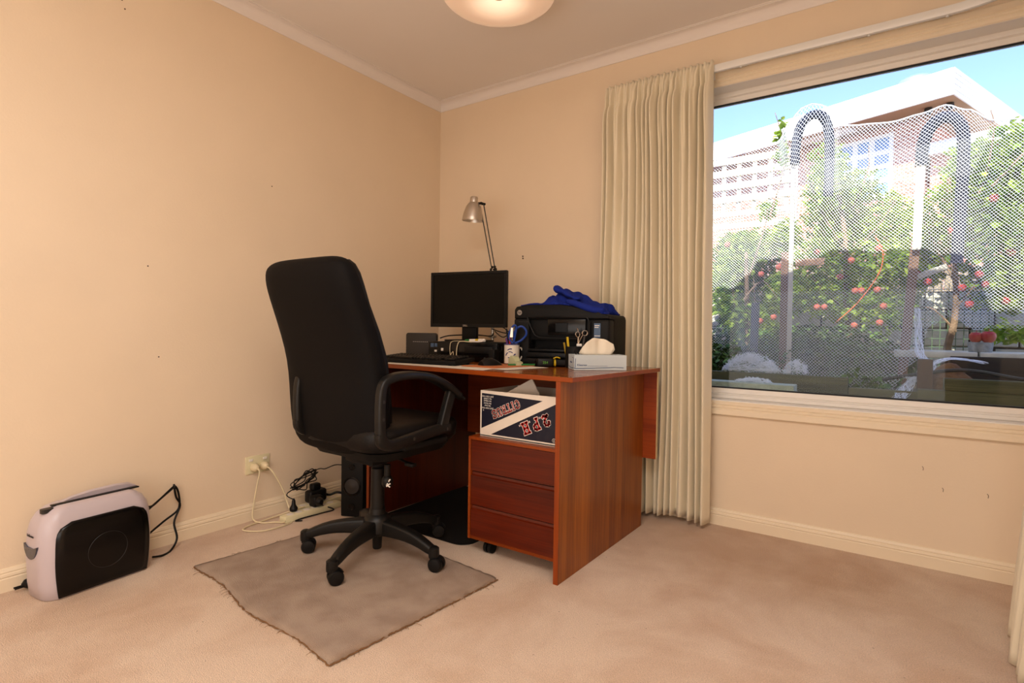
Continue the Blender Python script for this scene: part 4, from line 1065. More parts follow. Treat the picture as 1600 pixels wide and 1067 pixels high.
def inside(x, y):
    e = .010*sin(x*55)+.006*sin(x*120+1)
    if x < -.10: return -.158+e*.3 < y < .105 and x > -.212
    return -.160+e+.02*max(0, -x)*4 < y < .110 and x < .205+.02*sin(y*35)
idx = {}
for j in range(NY+1):
    for i in range(NX+1):
        x = -.225+.455*i/NX; y = -.175+.34*j/NY
        if inside(x, y):
            thin = .004 if x < -.115 else 0
            h_ = shirt_h(x, y) if not thin else .007+.002*sin(x*50+y*30)
            if not thin:
                ed = 1.0
                for dx_, dy_ in ((.012, 0), (-.012, 0), (0, .012), (0, -.012)):
                    if not inside(x+dx_, y+dy_): ed = .55
                h_ *= ed
            idx[(i, j)] = len(V); V.append(tuple(PRM @ Vector((x, y, lid_z(x)+.001+max(.002, h_)))))
top = len(V)
for (i, j) in list(idx):
    x = -.225+.455*i/NX; y = -.175+.34*j/NY; V.append(tuple(PRM @ Vector((x, y, lid_z(x)+.0012))))
for j in range(NY):
    for i in range(NX):
        c = [(i, j), (i+1, j), (i+1, j+1), (i, j+1)]
        if all(q in idx for q in c):
            F.append(tuple(idx[q] for q in c)); F.append(tuple(idx[q]+top for q in c)[::-1])
from collections import Counter
ec = Counter()
for fc in F[::2]:
    for a, c in zip(fc, fc[1:]+fc[:1]): ec[(a, c)] += 1
for (a, c) in list(ec):
    if (c, a) not in ec: F.append((c, a, a+top, c+top))
raw_mesh('crumpled_cloth', V, F, M_blue, st, origin=wloc(st), smooth=True)
b = new(); slv = [PRM @ Vector(p) for p in ((.02, -.13, .30), (.06, -.150, .292), (.11, -.165, .276), (.16, -.170, .262), (.205, -.150, .258))]
rg = []
for i, p in enumerate(spline(slv, 5)):
    k = i/20; rr_ = .006+.011*sin(pi*(.2+.6*k)); rg.append([p+Vector((0, cos(a)*rr_*1.3, sin(a)*rr_)) for a in [2*pi*q/12 for q in range(12)]])
loft(b, rg); finish('sleeve', b, M_blue, st, angle=70)
b = new(); fl_ = [PRM @ Vector(p) for p in ((-.055, -.08, .365), (.0, -.10, .345), (.05, -.11, .318), (.085, -.12, .315))]
rg = []
for i, p in enumerate(spline(fl_, 5)):
    k = i/15; rr_ = .022*(1-.6*k)+.004*sin(i*1.3); rg.append([p+Vector((0, cos(a)*rr_*1.5, sin(a)*rr_*.8)) for a in [2*pi*q/12 for q in range(12)]])
loft(b, rg); finish('collar_fold', b, M_blue, st, angle=70)

# tissue box
tb = thing('tissue_box', (1.44, -.60, Z), 'pale blue tissue box with a tissue sticking out on the desk corner', 'tissue box')
TB = Matrix.Translation((1.446, -.582, Z)) @ Matrix.Rotation(rad(41), 4, 'Z')
bw2, bd2, bh2 = .113, .056, .064
b = new(); box(b, -bw2, bw2, -bd2, bd2, 0, bh2, .0008, 1, M=TB); finish('carton', b, M_tbox, tb)
b = new()
for pts_ in ([(-bw2+.006, .050), (-bw2+.005, .014), (-bw2+.012, .008), (.03, .0115), (.06, .013), (.10, .011)],):
    tube(b, [TB @ Vector((x, -bd2-.0004, z)) for x, z in pts_], .0012, n=4, k=4)
tube(b, [TB @ Vector((-bw2-.0004, y, z)) for y, z in ((.045, .014), (0, .008), (-.045, .010))], .0012, n=4, k=4); tube(b, [TB @ Vector((-bw2-.0004, y, z)) for y, z in ((-.046, .03), (-.048, .05), (-.02, .052))], .0009, n=4, k=4)
finish('line_print', b, M_tboxb, tb)
b = new(); add(b, text_bm('Kleenex', .013, TB @ face_M((-bw2+.034, -bd2-.0006, .022), (1, 0, 0), (0, 0, 1)), .0003)); add(b, text_bm('Kleenex', .010, TB @ face_M((-bw2-.0006, 0, .032), (0, -1, 0), (0, 0, 1)), .0003)); box(b, -.055, .03, -bd2-.0008, -bd2, .0175, .0185, M=TB); finish('brand_print', b, M_tboxb, tb)
def tis_top(x):
    T = [(-.078, .0), (-.056, .050), (-.022, .073), (.028, .067), (.070, .044), (.078, 0)]
    for (a, fa), (c, fc) in zip(T[:-1], T[1:]):
        if a <= x <= c: return fa+(fc-fa)*(x-a)/(c-a)
    return 0
for y0_, sc_, lean_ in ((-.006, 1, -.10), (.010, .8, .25)):
    V = []; F = []; NXT, NZT = 18, 8
    for q in range(NZT+1):
        for i in range(NXT+1):
            x = -.076+.150*i/NXT; t = q/NZT
            x2 = x*(.72+.28*t**.6) if True else x; hh = sc_*tis_top(x)*t
            V.append(tuple(TB @ Vector((x2, y0_+lean_*hh+.007*sin(x*70+1)*(.3+t)+.004*sin(x*150)*t, bh2-.006+hh+.006*min(1, t*3)))))
    for q in range(NZT):
        for i in range(NXT):
            a = q*(NXT+1)+i; F.append((a, a+1, a+NXT+2, a+NXT+1))
    o = raw_mesh('tissue', V, F, M_tissue, tb, origin=wloc(tb), smooth=True); sm = o.modifiers.new('t', 'SOLIDIFY'); sm.thickness = .0008
b = new(); prism(b, rrect(.14, .035, .017, 6), bh2, bh2+.0006, M=TB); finish('opening', b, M_grey, tb)
# pen holder behind the tissue box
ph = thing('pen_holder', (1.315, -.565, Z), 'black cylindrical pen holder standing between printer and tissue box', 'pen holder')
PC = (1.325, -.555)
b = new(); lathe(b, [(0, 0), (.043, 0), (.044, .003), (.044, .095), (.041, .095), (.040, .004), (0, .004)], c=(*PC, Z), n=28, cap=False); finish('cup', b, M_blkm, ph)
b = new(); p0 = Vector((PC[0]-.02, PC[1]-.01, Z+.01)); p1 = Vector((PC[0]-.030, PC[1]-.02, Z+.135)); M = Matrix.Translation(p0) @ (p1-p0).to_track_quat('Z', 'Y').to_matrix().to_4x4(); box(b, -.008, .008, -.004, .004, 0, .128, .002, M=M); tag(finish('craft_knife', b, M_yel), 'yellow craft knife standing in the black pen holder', 'knife')
b = new(); cyl(b, (PC[0]-.028, PC[1]-.012, Z+.01), (PC[0]-.042, PC[1]-.028, Z+.112), .0045, n=10); tag(finish('pencil', b, mat('dull_yellow', (150, 120, 20), .5)), 'short dull yellow pencil in the black pen holder', 'pencil')
ss = thing('scissors', (PC[0]+.01, PC[1], Z+.01), 'small silver hairdressing scissors in the black pen holder', 'scissors')
def qx(x, z): return (PC[0]+x*.82, PC[1]+x*.57, Z+z)
b = new()
tube(b, [qx(.012, .135), qx(.003, .142), qx(.001, .153), qx(.009, .160), qx(.018, .155), qx(.019, .144)], .0024, n=6, closed=True); tube(b, [qx(.034, .146), qx(.030, .156), qx(.038, .166), qx(.050, .163), qx(.053, .152), qx(.046, .144)], .0024, n=6, closed=True)
tube(b, [qx(.012, .159), qx(.010, .170), qx(.006, .176)], .0022, n=6)
finish('handle', b, M_chrome, ss)
b = new(); tube(b, [qx(.013, .136), qx(.012, .10), qx(.010, .015)], .003, n=6); tube(b, [qx(.033, .147), qx(.022, .125), qx(.012, .10)], .0024, n=6); finish('blade', b, M_chrome, ss)
b = new(); cyl(b, (PC[0]+.02, PC[1]+.005, Z+.01), (PC[0]+.036, PC[1]+.02, Z+.142), .006, n=10); tag(finish('marker_pen', b, M_grey), 'dark grey marker beside the silver scissors', 'pen')
b = new(); box(b, -.012, .012, -.006, .006, .0955, .108, .003, M=RZ(30, (PC[0]+.022, PC[1]-.005, Z))); tag(finish('eraser', b, M_whitep), 'white eraser on the rim of the black pen holder', 'eraser')
b = new(); tube(b, [(1.375+.0, -.640, Z+.065), (1.372, -.650, Z+.078), (1.378, -.648, Z+.085), (1.385, -.640, Z+.078), (1.384, -.636, Z+.066)], .003, n=6); tag(finish('bulldog_clip', b, M_blk), 'small black clip on the left edge of the tissue box', 'clip')

# ------------------------------------------------------------------ desk lamp
lp = thing('desk_lamp', (.66, -.27, ZT), 'silver articulated desk lamp rising behind the monitor', 'lamp')
LB = Vector((.645, -.262, ZT+.0005))
b = new(); lathe(b, [(0, 0), (.028, 0), (.030, .004), (.028, .03), (.014, .034), (.012, .05), (.010, .118), (.022, .120), (.024, .128), (.022, .134), (.010, .138), (.010, .515), (0, .515)], c=tuple(LB), n=32, cap=False); finish('weighted_base', b, M_silver, lp)
EL = LB+Vector((.0, 0, .50)); HD = Vector((.575, -.285, 1.628))
b = new(); cyl(b, EL+Vector((-.018, 0, 0)), EL+Vector((.018, 0, 0)), .010, n=14); cyl(b, EL+Vector((-.012, 0, -.02)), EL+Vector((.012, 0, .02)), .007, n=10); cyl(b, EL+Vector((.0, -.012, 0.012)), EL+Vector((.0, .012, 0.012)), .008, n=10); finish('elbow_joint', b, M_blk, lp)
b = new(); cyl(b, EL+Vector((.010, 0, .006)), HD+Vector((.014, 0, -.01)), .0032, n=8); finish('upper_arm', b, M_grey, lp)
b = new(); cyl(b, EL+Vector((-.012, 0, .006)), HD+Vector((-.010, 0, -.015)), .0032, n=8); finish('upper_arm', b, M_grey, lp)
b = new(); cyl(b, HD+Vector((-.022, 0, .004)), HD+Vector((.022, 0, -.006)), .007, n=10); cyl(b, HD+Vector((0, -.01, 0)), HD+Vector((0, .01, 0)), .008, n=10); finish('head_joint', b, M_blk, lp)
SHM = Matrix.Translation((.523, -.300, 1.533)) @ Matrix.Rotation(rad(4), 4, 'Y')
b = new(); lathe(b, [(.060, 0), (.0605, .004), (.058, .02), (.052, .05), (.042, .08), (.030, .098), (.0225, .104), (.0222, .128), (.017, .136), (.0, .138)], n=36, M=SHM, cap=False)
lathe(b, [(.059, .0), (.056, .02), (.050, .05), (.040, .078), (.028, .095), (0, .1)], n=36, M=SHM, cap=False); finish('lamp_shade', b, M_silver, lp)
b = new(); lathe(b, [(.010, .09), (.012, .07), (.026, .045), (.028, .03), (.018, .014), (0, .010)], n=20, M=SHM, cap=False); finish('bulb', b, mat('white_bulb', (240, 236, 226), .3), lp)
b = new(); cyl(b, Vector((.556, -.30, 1.60)), HD, .006, n=8); finish('shade_bracket', b, M_silver, lp)

# ================================================================== GARDEN
GZ = -.35
M_soil = mat('garden_soil', (58, 44, 32), .95, col2=(88, 74, 52), nscale=9, bump=.8, bscale=30)
b = new(); box(b, -14, 16, .26, 24, GZ-.1, GZ); o = finish('garden_ground', b, M_soil, origin=(0, 0, 0)); o['kind'] = 'structure'
# lifted bed soil
b = new(); box(b, -.6, 5, 1.0, 3.18, GZ, .52); o = finish('bed_soil', b, M_soil, origin=(0, 0, 0)); tag(o, 'dark raised bed soil between the timber sleepers and fence', kind='structure')
M_sleep = wood('mossy_sleeper', (60, 58, 34), (104, 98, 62), 0, rough=.9, bands=10)
M_cap = mat('pale_weathered_capping', (176, 178, 150), .9, noise=.2, nscale=30, bump=.4, bscale=80)
M_post = wood('weathered_post', (122, 88, 66), (150, 116, 92), 2, rough=.8, bands=14)
M_wpost = mat('cream_painted_timber', (236, 222, 196), .6)
b = new(); box(b, 1.25, 2.07, .48, .60, .56, .648, .004); box(b, 1.30, 1.36, .50, .58, GZ, .56); box(b, 1.95, 2.01, .50, .58, GZ, .56); tag(finish('bed_capping', b, M_cap), 'pale weathered timber beam just outside the lower left of the window', 'timber beam')
b = new(); box(b, 1.15, 2.30, .72, .78, .48, .688, .004, M=None); tag(finish('sleeper', b, M_sleep), 'dark mossy rail behind the pale beam', 'sleeper')
b = new(); box(b, 2.30, 2.70, .74, .80, .40, .635, .004); tag(finish('sleeper', b, M_sleep), 'low mossy sleeper at the middle of the bed front', 'sleeper')
b = new(); box(b, 2.705, 3.9, .72, .78, .652, .712, .005); tag(finish('sleeper', b, M_sleep), 'upper green sleeper at the lower right of the window', 'sleeper')
b = new(); box(b, 2.60, 3.9, .72, .78, .40, .650, .005); tag(finish('sleeper', b, M_sleep), 'lower green sleeper at the lower right of the window', 'sleeper')
b = new(); box(b, 2.60, 2.665, .80, .865, .40, .80, .006); tag(finish('bed_post', b, wood('dark_post', (58, 40, 30), (92, 64, 46), 2, rough=.8)), 'short dark post behind the green sleepers', 'post')
b = new(); box(b, 2.78, 4.2, 1.46, 1.54, .42, .80, .006); tag(finish('back_sleeper', b, wood('black_timber', (36, 30, 24), (60, 50, 38), 0, rough=.9)), 'dark timber edging under the pale paving stones', 'sleeper')
M_pave = mat('pale_paving', (214, 206, 184), .9, noise=.15, nscale=14)
for i in range(4):
    b = new(); box(b, 2.50+i*.42, 2.91+i*.42, 1.52, 1.95, .785, .826, .006)
    tag(finish('paving_stone', b, M_pave), ['leftmost pale paving stone behind the rock', 'second pale paving stone, left of the apples', 'pale paving stone under the pair of apples', 'rightmost pale paving stone'][i], 'paving stone', 'paving stones in the bed')
b = new(); bmesh.ops.create_icosphere(b, subdivisions=3, radius=1)
rnd = random.Random(5)
for v in b.verts:
    k = 1+.12*sin(v.co.x*4+1)+.1*sin(v.co.y*5+2)+.08*sin(v.co.z*7)
    v.co = Vector((2.735+v.co.x*.105*k, .97+v.co.y*.07*k, .675+v.co.z*.085*k))
tag(finish('rock', b, mat('orange_sandstone', (136, 92, 48), .95, col2=(96, 60, 34), nscale=14, bump=.8, bscale=40), angle=70), 'rough orange brown rock behind the green sleepers', 'rock')
cable('garden_hose', [(2.45, .86, .68), (2.60, .88, .715), (2.74, .86, .745), (2.85, .84, .745), (2.98, .82, .722), (3.15, .80, .70)], .010, mat('black_hose', (40, 40, 42), .5), 'black hose arching over the rock and green sleeper', 'hose')
b = new(); lathe(b, [(0, 0), (.055, 0), (.062, .05), (.060, .06), (.05, .058), (0, .05)], c=(2.93, 1.62, .8265), n=24, cap=False)
tag(finish('stone_pot', b, mat('grey_stone', (150, 148, 140), .9, noise=.3, nscale=40)), 'low grey stone pot beneath the two ripe apples', 'pot')

M_apple = mat('apple_skin', (172, 44, 48), .4, .4, col2=(204, 110, 88), nscale=16)
def apple_bm(c, r_):
    b = new(); lathe(b, [(0, .55*r_), (.25*r_, .78*r_), (.6*r_, .88*r_), (.95*r_, .5*r_), (1.0*r_, .05*r_), (.85*r_, -.5*r_), (.5*r_, -.86*r_), (.2*r_, -.9*r_), (0, -.78*r_)], c=c, n=14, cap=False)
    cyl(b, (c[0], c[1], c[2]+.5*r_), (c[0]+.1*r_, c[1], c[2]+1.3*r_), .06*r_, n=5); return b
b = apple_bm((2.905, 1.60, .915), .034); tag(finish('apple', b, M_apple), 'left of the two ripe red apples lying on the grey pot', 'apple')
b = apple_bm((2.962, 1.59, .918), .038); tag(finish('apple', b, M_apple), 'right of the two ripe red apples lying on the grey pot', 'apple')

# posts holding the hoops
def post(name, x, y, w, z0, z1, m, label, lean=0):
    b = new(); rings = []
    for z in (z0, z1): rings.append([Vector((x+lean*(z-z0)/(z1-z0)+a, y+c, z)) for a, c in ((-w/2, -w/2), (w/2, -w/2), (w/2, w/2), (-w/2, w/2))])
    loft(b, rings); return tag(finish(name, b, m), label, 'post')
post('stake', 1.848, 1.6, .045, .50, 1.50, M_post, 'brown timber stake left of centre in the window', 0)
post('white_stake', 1.890, 1.575, .028, .50, 2.19, M_wpost, 'thin white stake standing against the brown stake', 0)
post('stake', 2.535, 1.6, .052, .45, 1.52, M_post, 'tall brown stake right of centre in the window', .063)
post('white_stake', 2.600, 1.56, .046, 1.46, 2.0, M_wpost, 'top length of the right hand stake, sunlit tone put into its colour', .01)  # pale colour stands in for sunlight on the stake above the eave shadow
post('dark_stake', 1.63, 1.7, .05, .50, 1.15, mat('grey_timber', (120, 122, 120), .9), 'short grey stake left of the brown stake', .01)
b = new(); box(b, 1.91, 2.09, 1.62, 1.645, 1.40, 1.45, .003); tag(finish('cross_bar', b, M_post), 'short timber cross bar at the left stake', 'timber')
b = new(); box(b, -.10, .10, -.015, .015, -.018, .018, .003, M=Matrix.Translation((2.665, 1.60, 1.315)) @ Matrix.Rotation(rad(-22), 4, 'Y')); tag(finish('cross_bar', b, mat('bleached_timber', (208, 198, 176), .9)), 'pale cross bar leaning from the right stake', 'timber')

# corrugated pipe hoops
M_hoop = mat('blue_grey_pipe', (48, 52, 70), .6)
def hoop(pts, r_, label):
    P = spline(pts, 26); b = new()
    tube(b, [p for p in P], lambda t: r_*(1+.09*(1 if int(t*len(P)) % 2 else -1)), n=12, raw=True)
    return tag(finish('pipe_hoop', b, M_hoop, angle=60), label, 'pipe hoop')
hoop([(1.900, 1.56, 2.10), (1.905, 1.56, 2.25), (1.935, 1.56, 2.37), (2.00, 1.56, 2.425), (2.065, 1.56, 2.40), (2.10, 1.56, 2.30), (2.11, 1.56, 2.12), (2.108, 1.56, 1.86)], .030, 'grey blue corrugated hoop on top of the left stake')
hoop([(2.612, 1.56, 1.98), (2.620, 1.56, 2.12), (2.655, 1.56, 2.22), (2.72, 1.56, 2.262), (2.79, 1.57, 2.22), (2.82, 1.61, 2.10), (2.825, 1.72, 1.8), (2.82, 1.84, 1.40)], .034, 'grey blue corrugated hoop on top of the right stake')

# tree trunks, branches, foliage, apples
M_leaf = mat('leaf_green', (100, 138, 36), .5, .4, col2=(186, 200, 80), nscale=11)
def translucent(m, k=.45):
    n = m.node_tree.nodes; L = m.node_tree.links; p = n['Principled BSDF']; out = n['Material Output']
    t = n.new('ShaderNodeBsdfTranslucent'); mx = n.new('ShaderNodeMixShader'); mx.inputs[0].default_value = k
    src = p.inputs['Base Color'].links[0].from_socket; L.new(src, t.inputs[0])
    L.new(p.outputs[0], mx.inputs[1]); L.new(t.outputs[0], mx.inputs[2]); L.new(mx.outputs[0], out.inputs[0])
translucent(M_leaf)
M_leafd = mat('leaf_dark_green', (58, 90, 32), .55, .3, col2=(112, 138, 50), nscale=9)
M_bark = mat('pale_bark', (150, 122, 96), .9, col2=(110, 86, 64), nscale=14)
def leaves(name, clusters, n, size, m, parent, seed):
    rnd = random.Random(seed); V = []; F = []
    wts = [(c_[1]*c_[3]*c_[2])**.8 for c_ in clusters]
    for _ in range(n):
        c, rx, ry, rz = rnd.choices(clusters, wts)[0]
        while True:
            p = Vector((rnd.uniform(-1, 1), rnd.uniform(-1, 1), rnd.uniform(-1, 1)))
            if p.length < 1: break
        q = Vector((c[0]+p.x*rx, c[1]+p.y*ry, c[2]+p.z*rz))
        if q.z < .53: q.z = .53+rnd.random()*.1
        L_ = size*rnd.uniform(.7, 1.3); w = L_*.33
        d = Vector((rnd.uniform(-1, 1), rnd.uniform(-1, 1), rnd.uniform(-.8, .5))).normalized(); s = d.cross(Vector((rnd.uniform(-.5, .5), rnd.uniform(-.5, .5), 1))).normalized(); up_ = s.cross(d)
        k = len(V)
        V += [q, q+d*L_*.35+s*w+up_*w*.3, q+d*L_*.75+s*w*.7+up_*w*.2, q+d*L_, q+d*L_*.75-s*w*.7+up_*w*.2, q+d*L_*.35-s*w+up_*w*.3, q+d*L_*.5]
        F += [(k, k+1, k+6), (k+1, k+2, k+6), (k+2, k+3, k+6), (k+3, k+4, k+6), (k+4, k+5, k+6), (k+5, k, k+6)]
    o = raw_mesh(name, V, F, m, parent, origin=wloc(parent), smooth=True); tag(o, kind='stuff'); return o
def tree(name, loc, label, trunk, branches, clusters, n, size, m, apples, seed, cat='tree'):
    t = thing(name, loc, label, cat)
    b = new(); tube(b, trunk, lambda k: .028*(1-.55*k), n=9); 
    finish('trunk', b, M_bark, t)
    b = new()
    for br in branches: tube(b, br, lambda k: .009*(1-.7*k), n=6, k=4)
    if branches: finish('branch', b, M_bark, t)
    leaves('foliage', clusters, n, size, m, t, seed)
    proto = None
    for (x, y, z) in apples:
        if proto is None: proto = finish('apple', apple_bm((x, y, z), .025), M_apple, t); pl = Vector((x, y, z))
        else:
            o = proto.copy(); COL.objects.link(o); o.location = Vector(proto.location)+Vector((x, y, z))-pl
    return t
tree('apple_tree', (2.82, 2.0, .52), 'apple tree with a pale curved trunk at the right of the window',
     [(2.80, 2.0, .50), (2.79, 2.0, .70), (2.80, 2.0, .86), (2.83, 2.0, 1.02), (2.835, 2.02, 1.25), (2.80, 2.05, 1.6), (2.78, 2.05, 2.0)],
     [[(2.83, 2.0, 1.1), (2.95, 2.0, 1.3), (3.1, 2.0, 1.6)], [(2.82, 2.0, 1.3), (2.7, 2.1, 1.6), (2.6, 2.1, 1.9)], [(2.8, 2.05, 1.6), (2.95, 2.05, 1.9), (3.0, 2.0, 2.25), (2.98, 2.0, 2.4)], [(3.0, 2, 1.9), (3.2, 2, 2.15), (3.3, 2, 2.22)], [(2.84, 2, .95), (2.72, 2, 1.10), (2.62, 2.05, 1.12)]],
     [((3.05, 2.15, 1.55), .30, .30, .28), ((3.12, 2.1, 1.25), .26, .25, .18), ((2.85, 2.2, 1.75), .26, .3, .28), ((3.15, 2.2, 1.95), .25, .25, .25), ((2.62, 2.3, 1.45), .2, .3, .2), ((2.95, 2.3, 2.1), .16, .2, .16), ((3.1, 1.95, .95), .12, .12, .08), ((3.35, 2.2, 1.6), .3, .3, .5), ((3.15, 2.3, 2.2), .25, .3, .18), ((2.92, 2.3, 2.05), .18, .3, .25), ((3.3, 2.5, 2.1), .3, .3, .3)], 9000, .060, M_leaf,
     [(2.68, 2.0, 1.29), (2.86, 1.95, 1.24), (2.90, 1.95, 1.13), (2.94, 1.9, 1.32), (3.09, 1.9, 1.45), (3.08, 1.95, 1.15), (2.98, 1.95, 1.26), (2.80, 1.95, 1.62), (3.0, 1.9, 1.8), (2.62, 2.05, 1.35)], 21)
tree('apple_tree', (2.25, 2.35, .52), 'apple tree with many red apples in the middle of the window',
     [(2.20, 2.4, .50), (2.22, 2.4, .8), (2.18, 2.4, 1.2), (2.16, 2.4, 1.7), (2.08, 2.4, 2.2), (2.05, 2.4, 2.45)],
     [[(2.2, 2.4, .9), (2.35, 2.3, 1.1), (2.45, 2.2, 1.3)], [(2.2, 2.4, 1.1), (2.0, 2.3, 1.3), (1.9, 2.3, 1.5)], [(2.17, 2.4, 1.5), (2.4, 2.4, 1.8), (2.5, 2.4, 2.0)], [(2.16, 2.4, 1.6), (2.0, 2.4, 1.9), (1.86, 2.4, 2.3), (1.80, 2.4, 2.62)], [(2.2, 2.4, 1.9), (2.3, 2.4, 2.2), (2.3, 2.4, 2.4)]],
     [((2.35, 2.45, 1.45), .28, .25, .22), ((2.10, 2.4, 1.20), .28, .25, .18), ((2.45, 2.3, 1.10), .20, .2, .16), ((2.15, 2.6, 1.75), .22, .25, .28), ((2.0, 2.6, 2.1), .14, .2, .3), ((2.45, 2.6, 1.75), .22, .2, .18), ((1.95, 2.35, 1.5), .2, .25, .2), ((2.25, 2.7, 2.15), .14, .2, .14), ((2.6, 2.6, 1.6), .16, .2, .2), ((2.3, 2.8, 1.9), .35, .3, .25), ((2.0, 2.8, 2.0), .2, .3, .45), ((2.2, 2.9, 1.4), .6, .2, .35), ((2.02, 2.4, 2.3), .13, .2, .2), ((2.1, 2.4, 2.1), .18, .2, .2)], 9500, .052, M_leaf,
     [(1.99, 2.15, 1.56), (2.22, 2.15, 1.48), (2.0, 2.15, 1.13), (2.05, 2.15, 1.13), (2.25, 2.15, 1.25), (2.29, 2.15, 1.25), (2.39, 2.1, 1.25), (2.41, 2.1, 1.01), (2.25, 2.15, .99), (2.39, 2.15, 1.56), (2.43, 2.1, 1.13), (2.15, 2.15, 1.36)], 22)
tree('apple_tree', (1.55, 2.3, .52), 'leafy bush with pale bare stems beside the curtain',
     [(1.50, 2.2, .50), (1.485, 2.2, .9), (1.47, 2.2, 1.35), (1.46, 2.2, 1.6)],
     [[(1.66, 2.2, .5), (1.62, 2.2, .8), (1.55, 2.2, 1.1), (1.52, 2.2, 1.42)], [(1.46, 2.15, 1.2), (1.60, 2.15, 1.35), (1.72, 2.15, 1.2)], [(1.40, 2.2, 1.0), (1.36, 2.2, 1.3), (1.38, 2.2, 1.45)], [(1.5, 2.15, 1.4), (1.6, 2.2, 1.8), (1.62, 2.2, 1.95)], [(1.62, 2.3, 1.9), (1.73, 2.3, 2.35), (1.70, 2.3, 2.55), (1.64, 2.3, 2.76)]],
     [((1.45, 2.3, 1.05), .22, .2, .16), ((1.75, 2.3, 1.25), .16, .2, .2), ((1.40, 2.4, 1.6), .18, .2, .22), ((1.72, 2.5, 1.75), .12, .2, .16), ((1.60, 2.3, .9), .25, .2, .14), ((1.56, 2.5, 2.0), .08, .1, .08), ((1.3, 2.3, 1.3), .16, .2, .3), ((1.4, 2.7, 1.7), .35, .2, .18), ((1.3, 2.8, 1.4), .4, .2, .35), ((1.70, 2.3, 2.5), .05, .05, .24)], 6800, .056, M_leaf,
     [(1.60, 2.1, 1.40), (1.73, 2.1, 1.45), (1.70, 2.1, 1.05), (1.60, 2.1, 1.02), (1.33, 2.1, 1.66)], 23)
hs = thing('hedge', (2.1, 2.0, .52), 'dark green low shrubs in the shade along the bed', 'shrub')
leaves('foliage', [((1.5, 1.7, .68), .3, .25, .16), ((1.9, 1.75, .70), .35, .25, .18), ((2.25, 1.8, .70), .3, .2, .17), ((2.5, 1.9, .72), .2, .2, .14), ((1.3, 1.9, .75), .2, .2, .2), ((2.0, 2.1, .85), .5, .2, .15), ((2.35, 1.5, .62), .2, .15, .08)], 6000, .055, M_leafd, hs, 31)
b = new(); tube(b, [(2.37, 1.9, 1.62), (2.42, 1.9, 1.5), (2.40, 1.9, 1.35), (2.28, 1.9, 1.15), (2.14, 1.9, 1.0)], .004, n=6); tag(finish('orange_cord', b, mat('orange_cord', (226, 110, 50), .6)), 'thin orange cord curving through the leaves', 'cord')

# wire mesh fence bits and block wall behind the shrubs
M_wire = mat('green_wire', (96, 120, 84), .5)
wf = thing('wire_fence', (2.86, 2.4, .5), 'green wire mesh fence panel behind the curved trunk', 'wire fence')
b = new()
for i in range(12): cyl(b, (2.55+i*.045, 2.35, .62), (2.55+i*.045, 2.35, 1.30), .0028, n=5)
for i in range(11): cyl(b, (2.53, 2.35, .66+i*.06), (3.07, 2.35, .66+i*.06), .0028, n=5)
finish('wire_mesh', b, M_wire, wf)
M_block = mat('cream_block', (214, 204, 178), .9, noise=.12, nscale=20, bump=.4, bscale=50)
bwall = thing('block_wall', (2.3, 3.3, GZ), 'low wall of cream stone blocks behind the shrubs', 'wall')
proto = None; rnd = random.Random(2)
for rI in range(8):
    for cI in range(11):
        x0 = .7+cI*.31+(.155 if rI % 2 else 0); z0 = .06+rI*.155
        if proto is None:
            b = new(); box(b, x0, x0+.298, 3.2, 3.4, z0, z0+.145, .008, 1); proto = finish('stone_block', b, M_block, bwall); p00 = (x0, z0)
        else:
            o = proto.copy(); COL.objects.link(o); o.location = Vector(proto.location)+Vector((x0-p00[0], rnd.uniform(-.012, .012), z0-p00[1]))
b = new(); box(b, .7, 4.27, 3.212, 3.388, -.34, 1.30); finish('mortar', b, mat('dark_mortar', (70, 62, 50), .95), bwall)

# white trellis fence at the left
tf = thing('trellis_fence', (1.1, 3.5, .5), 'white slatted trellis fence at the upper left of the window', 'trellis')
zc = 2.19; proto = None
for z, y in [(2.20, 0), (2.36, 0), (2.50, 0), (2.64, 0), (2.77, 0)]:
    w2 = .035 if z > 2.25 else .028
    b = new(); box(b, -.3, 1.62, 3.50, 3.52, z-w2, z+w2, .002, 1); finish('slat', b, M_wpost, tf)
for i in range(13):
    x = 1.56-i*.155; b = new(); box(b, x-.022, x+.022, 3.521, 3.535, 2.17, 2.80); finish('upright', b, M_wpost, tf)
b = new(); box(b, 1.60, 1.66, 3.50, 3.56, GZ, 2.82, .003); finish('post', b, M_wpost, tf)
b = new(); box(b, -.3, 1.6, 3.50, 3.53, 2.04, 2.10, .002); finish('rail', b, M_wpost, tf)
# brown neighbouring fence under the trellis
fn = thing('paling_fence', (2.5, 3.75, GZ), 'timber paling fence behind the garden trees', 'fence')
M_pal = wood('grey_paling', (120, 104, 84), (168, 150, 126), 2, rough=.9)
proto = None
for i in range(48):
    x0 = -.6+i*.112
    if proto is None: b = new(); box(b, x0, x0+.104, 3.72, 3.74, GZ, 1.55, .002, 1); proto = finish('paling', b, M_pal, fn)
    else: o = proto.copy(); COL.objects.link(o); o.location = Vector(proto.location)+Vector((i*.112, rnd.uniform(-.004, .004), rnd.uniform(-.01, .01)))
for z in (.4, 1.2): b = new(); box(b, -.6, 4.78, 3.741, 3.79, z, z+.08); finish('fence_rail', b, M_pal, fn)

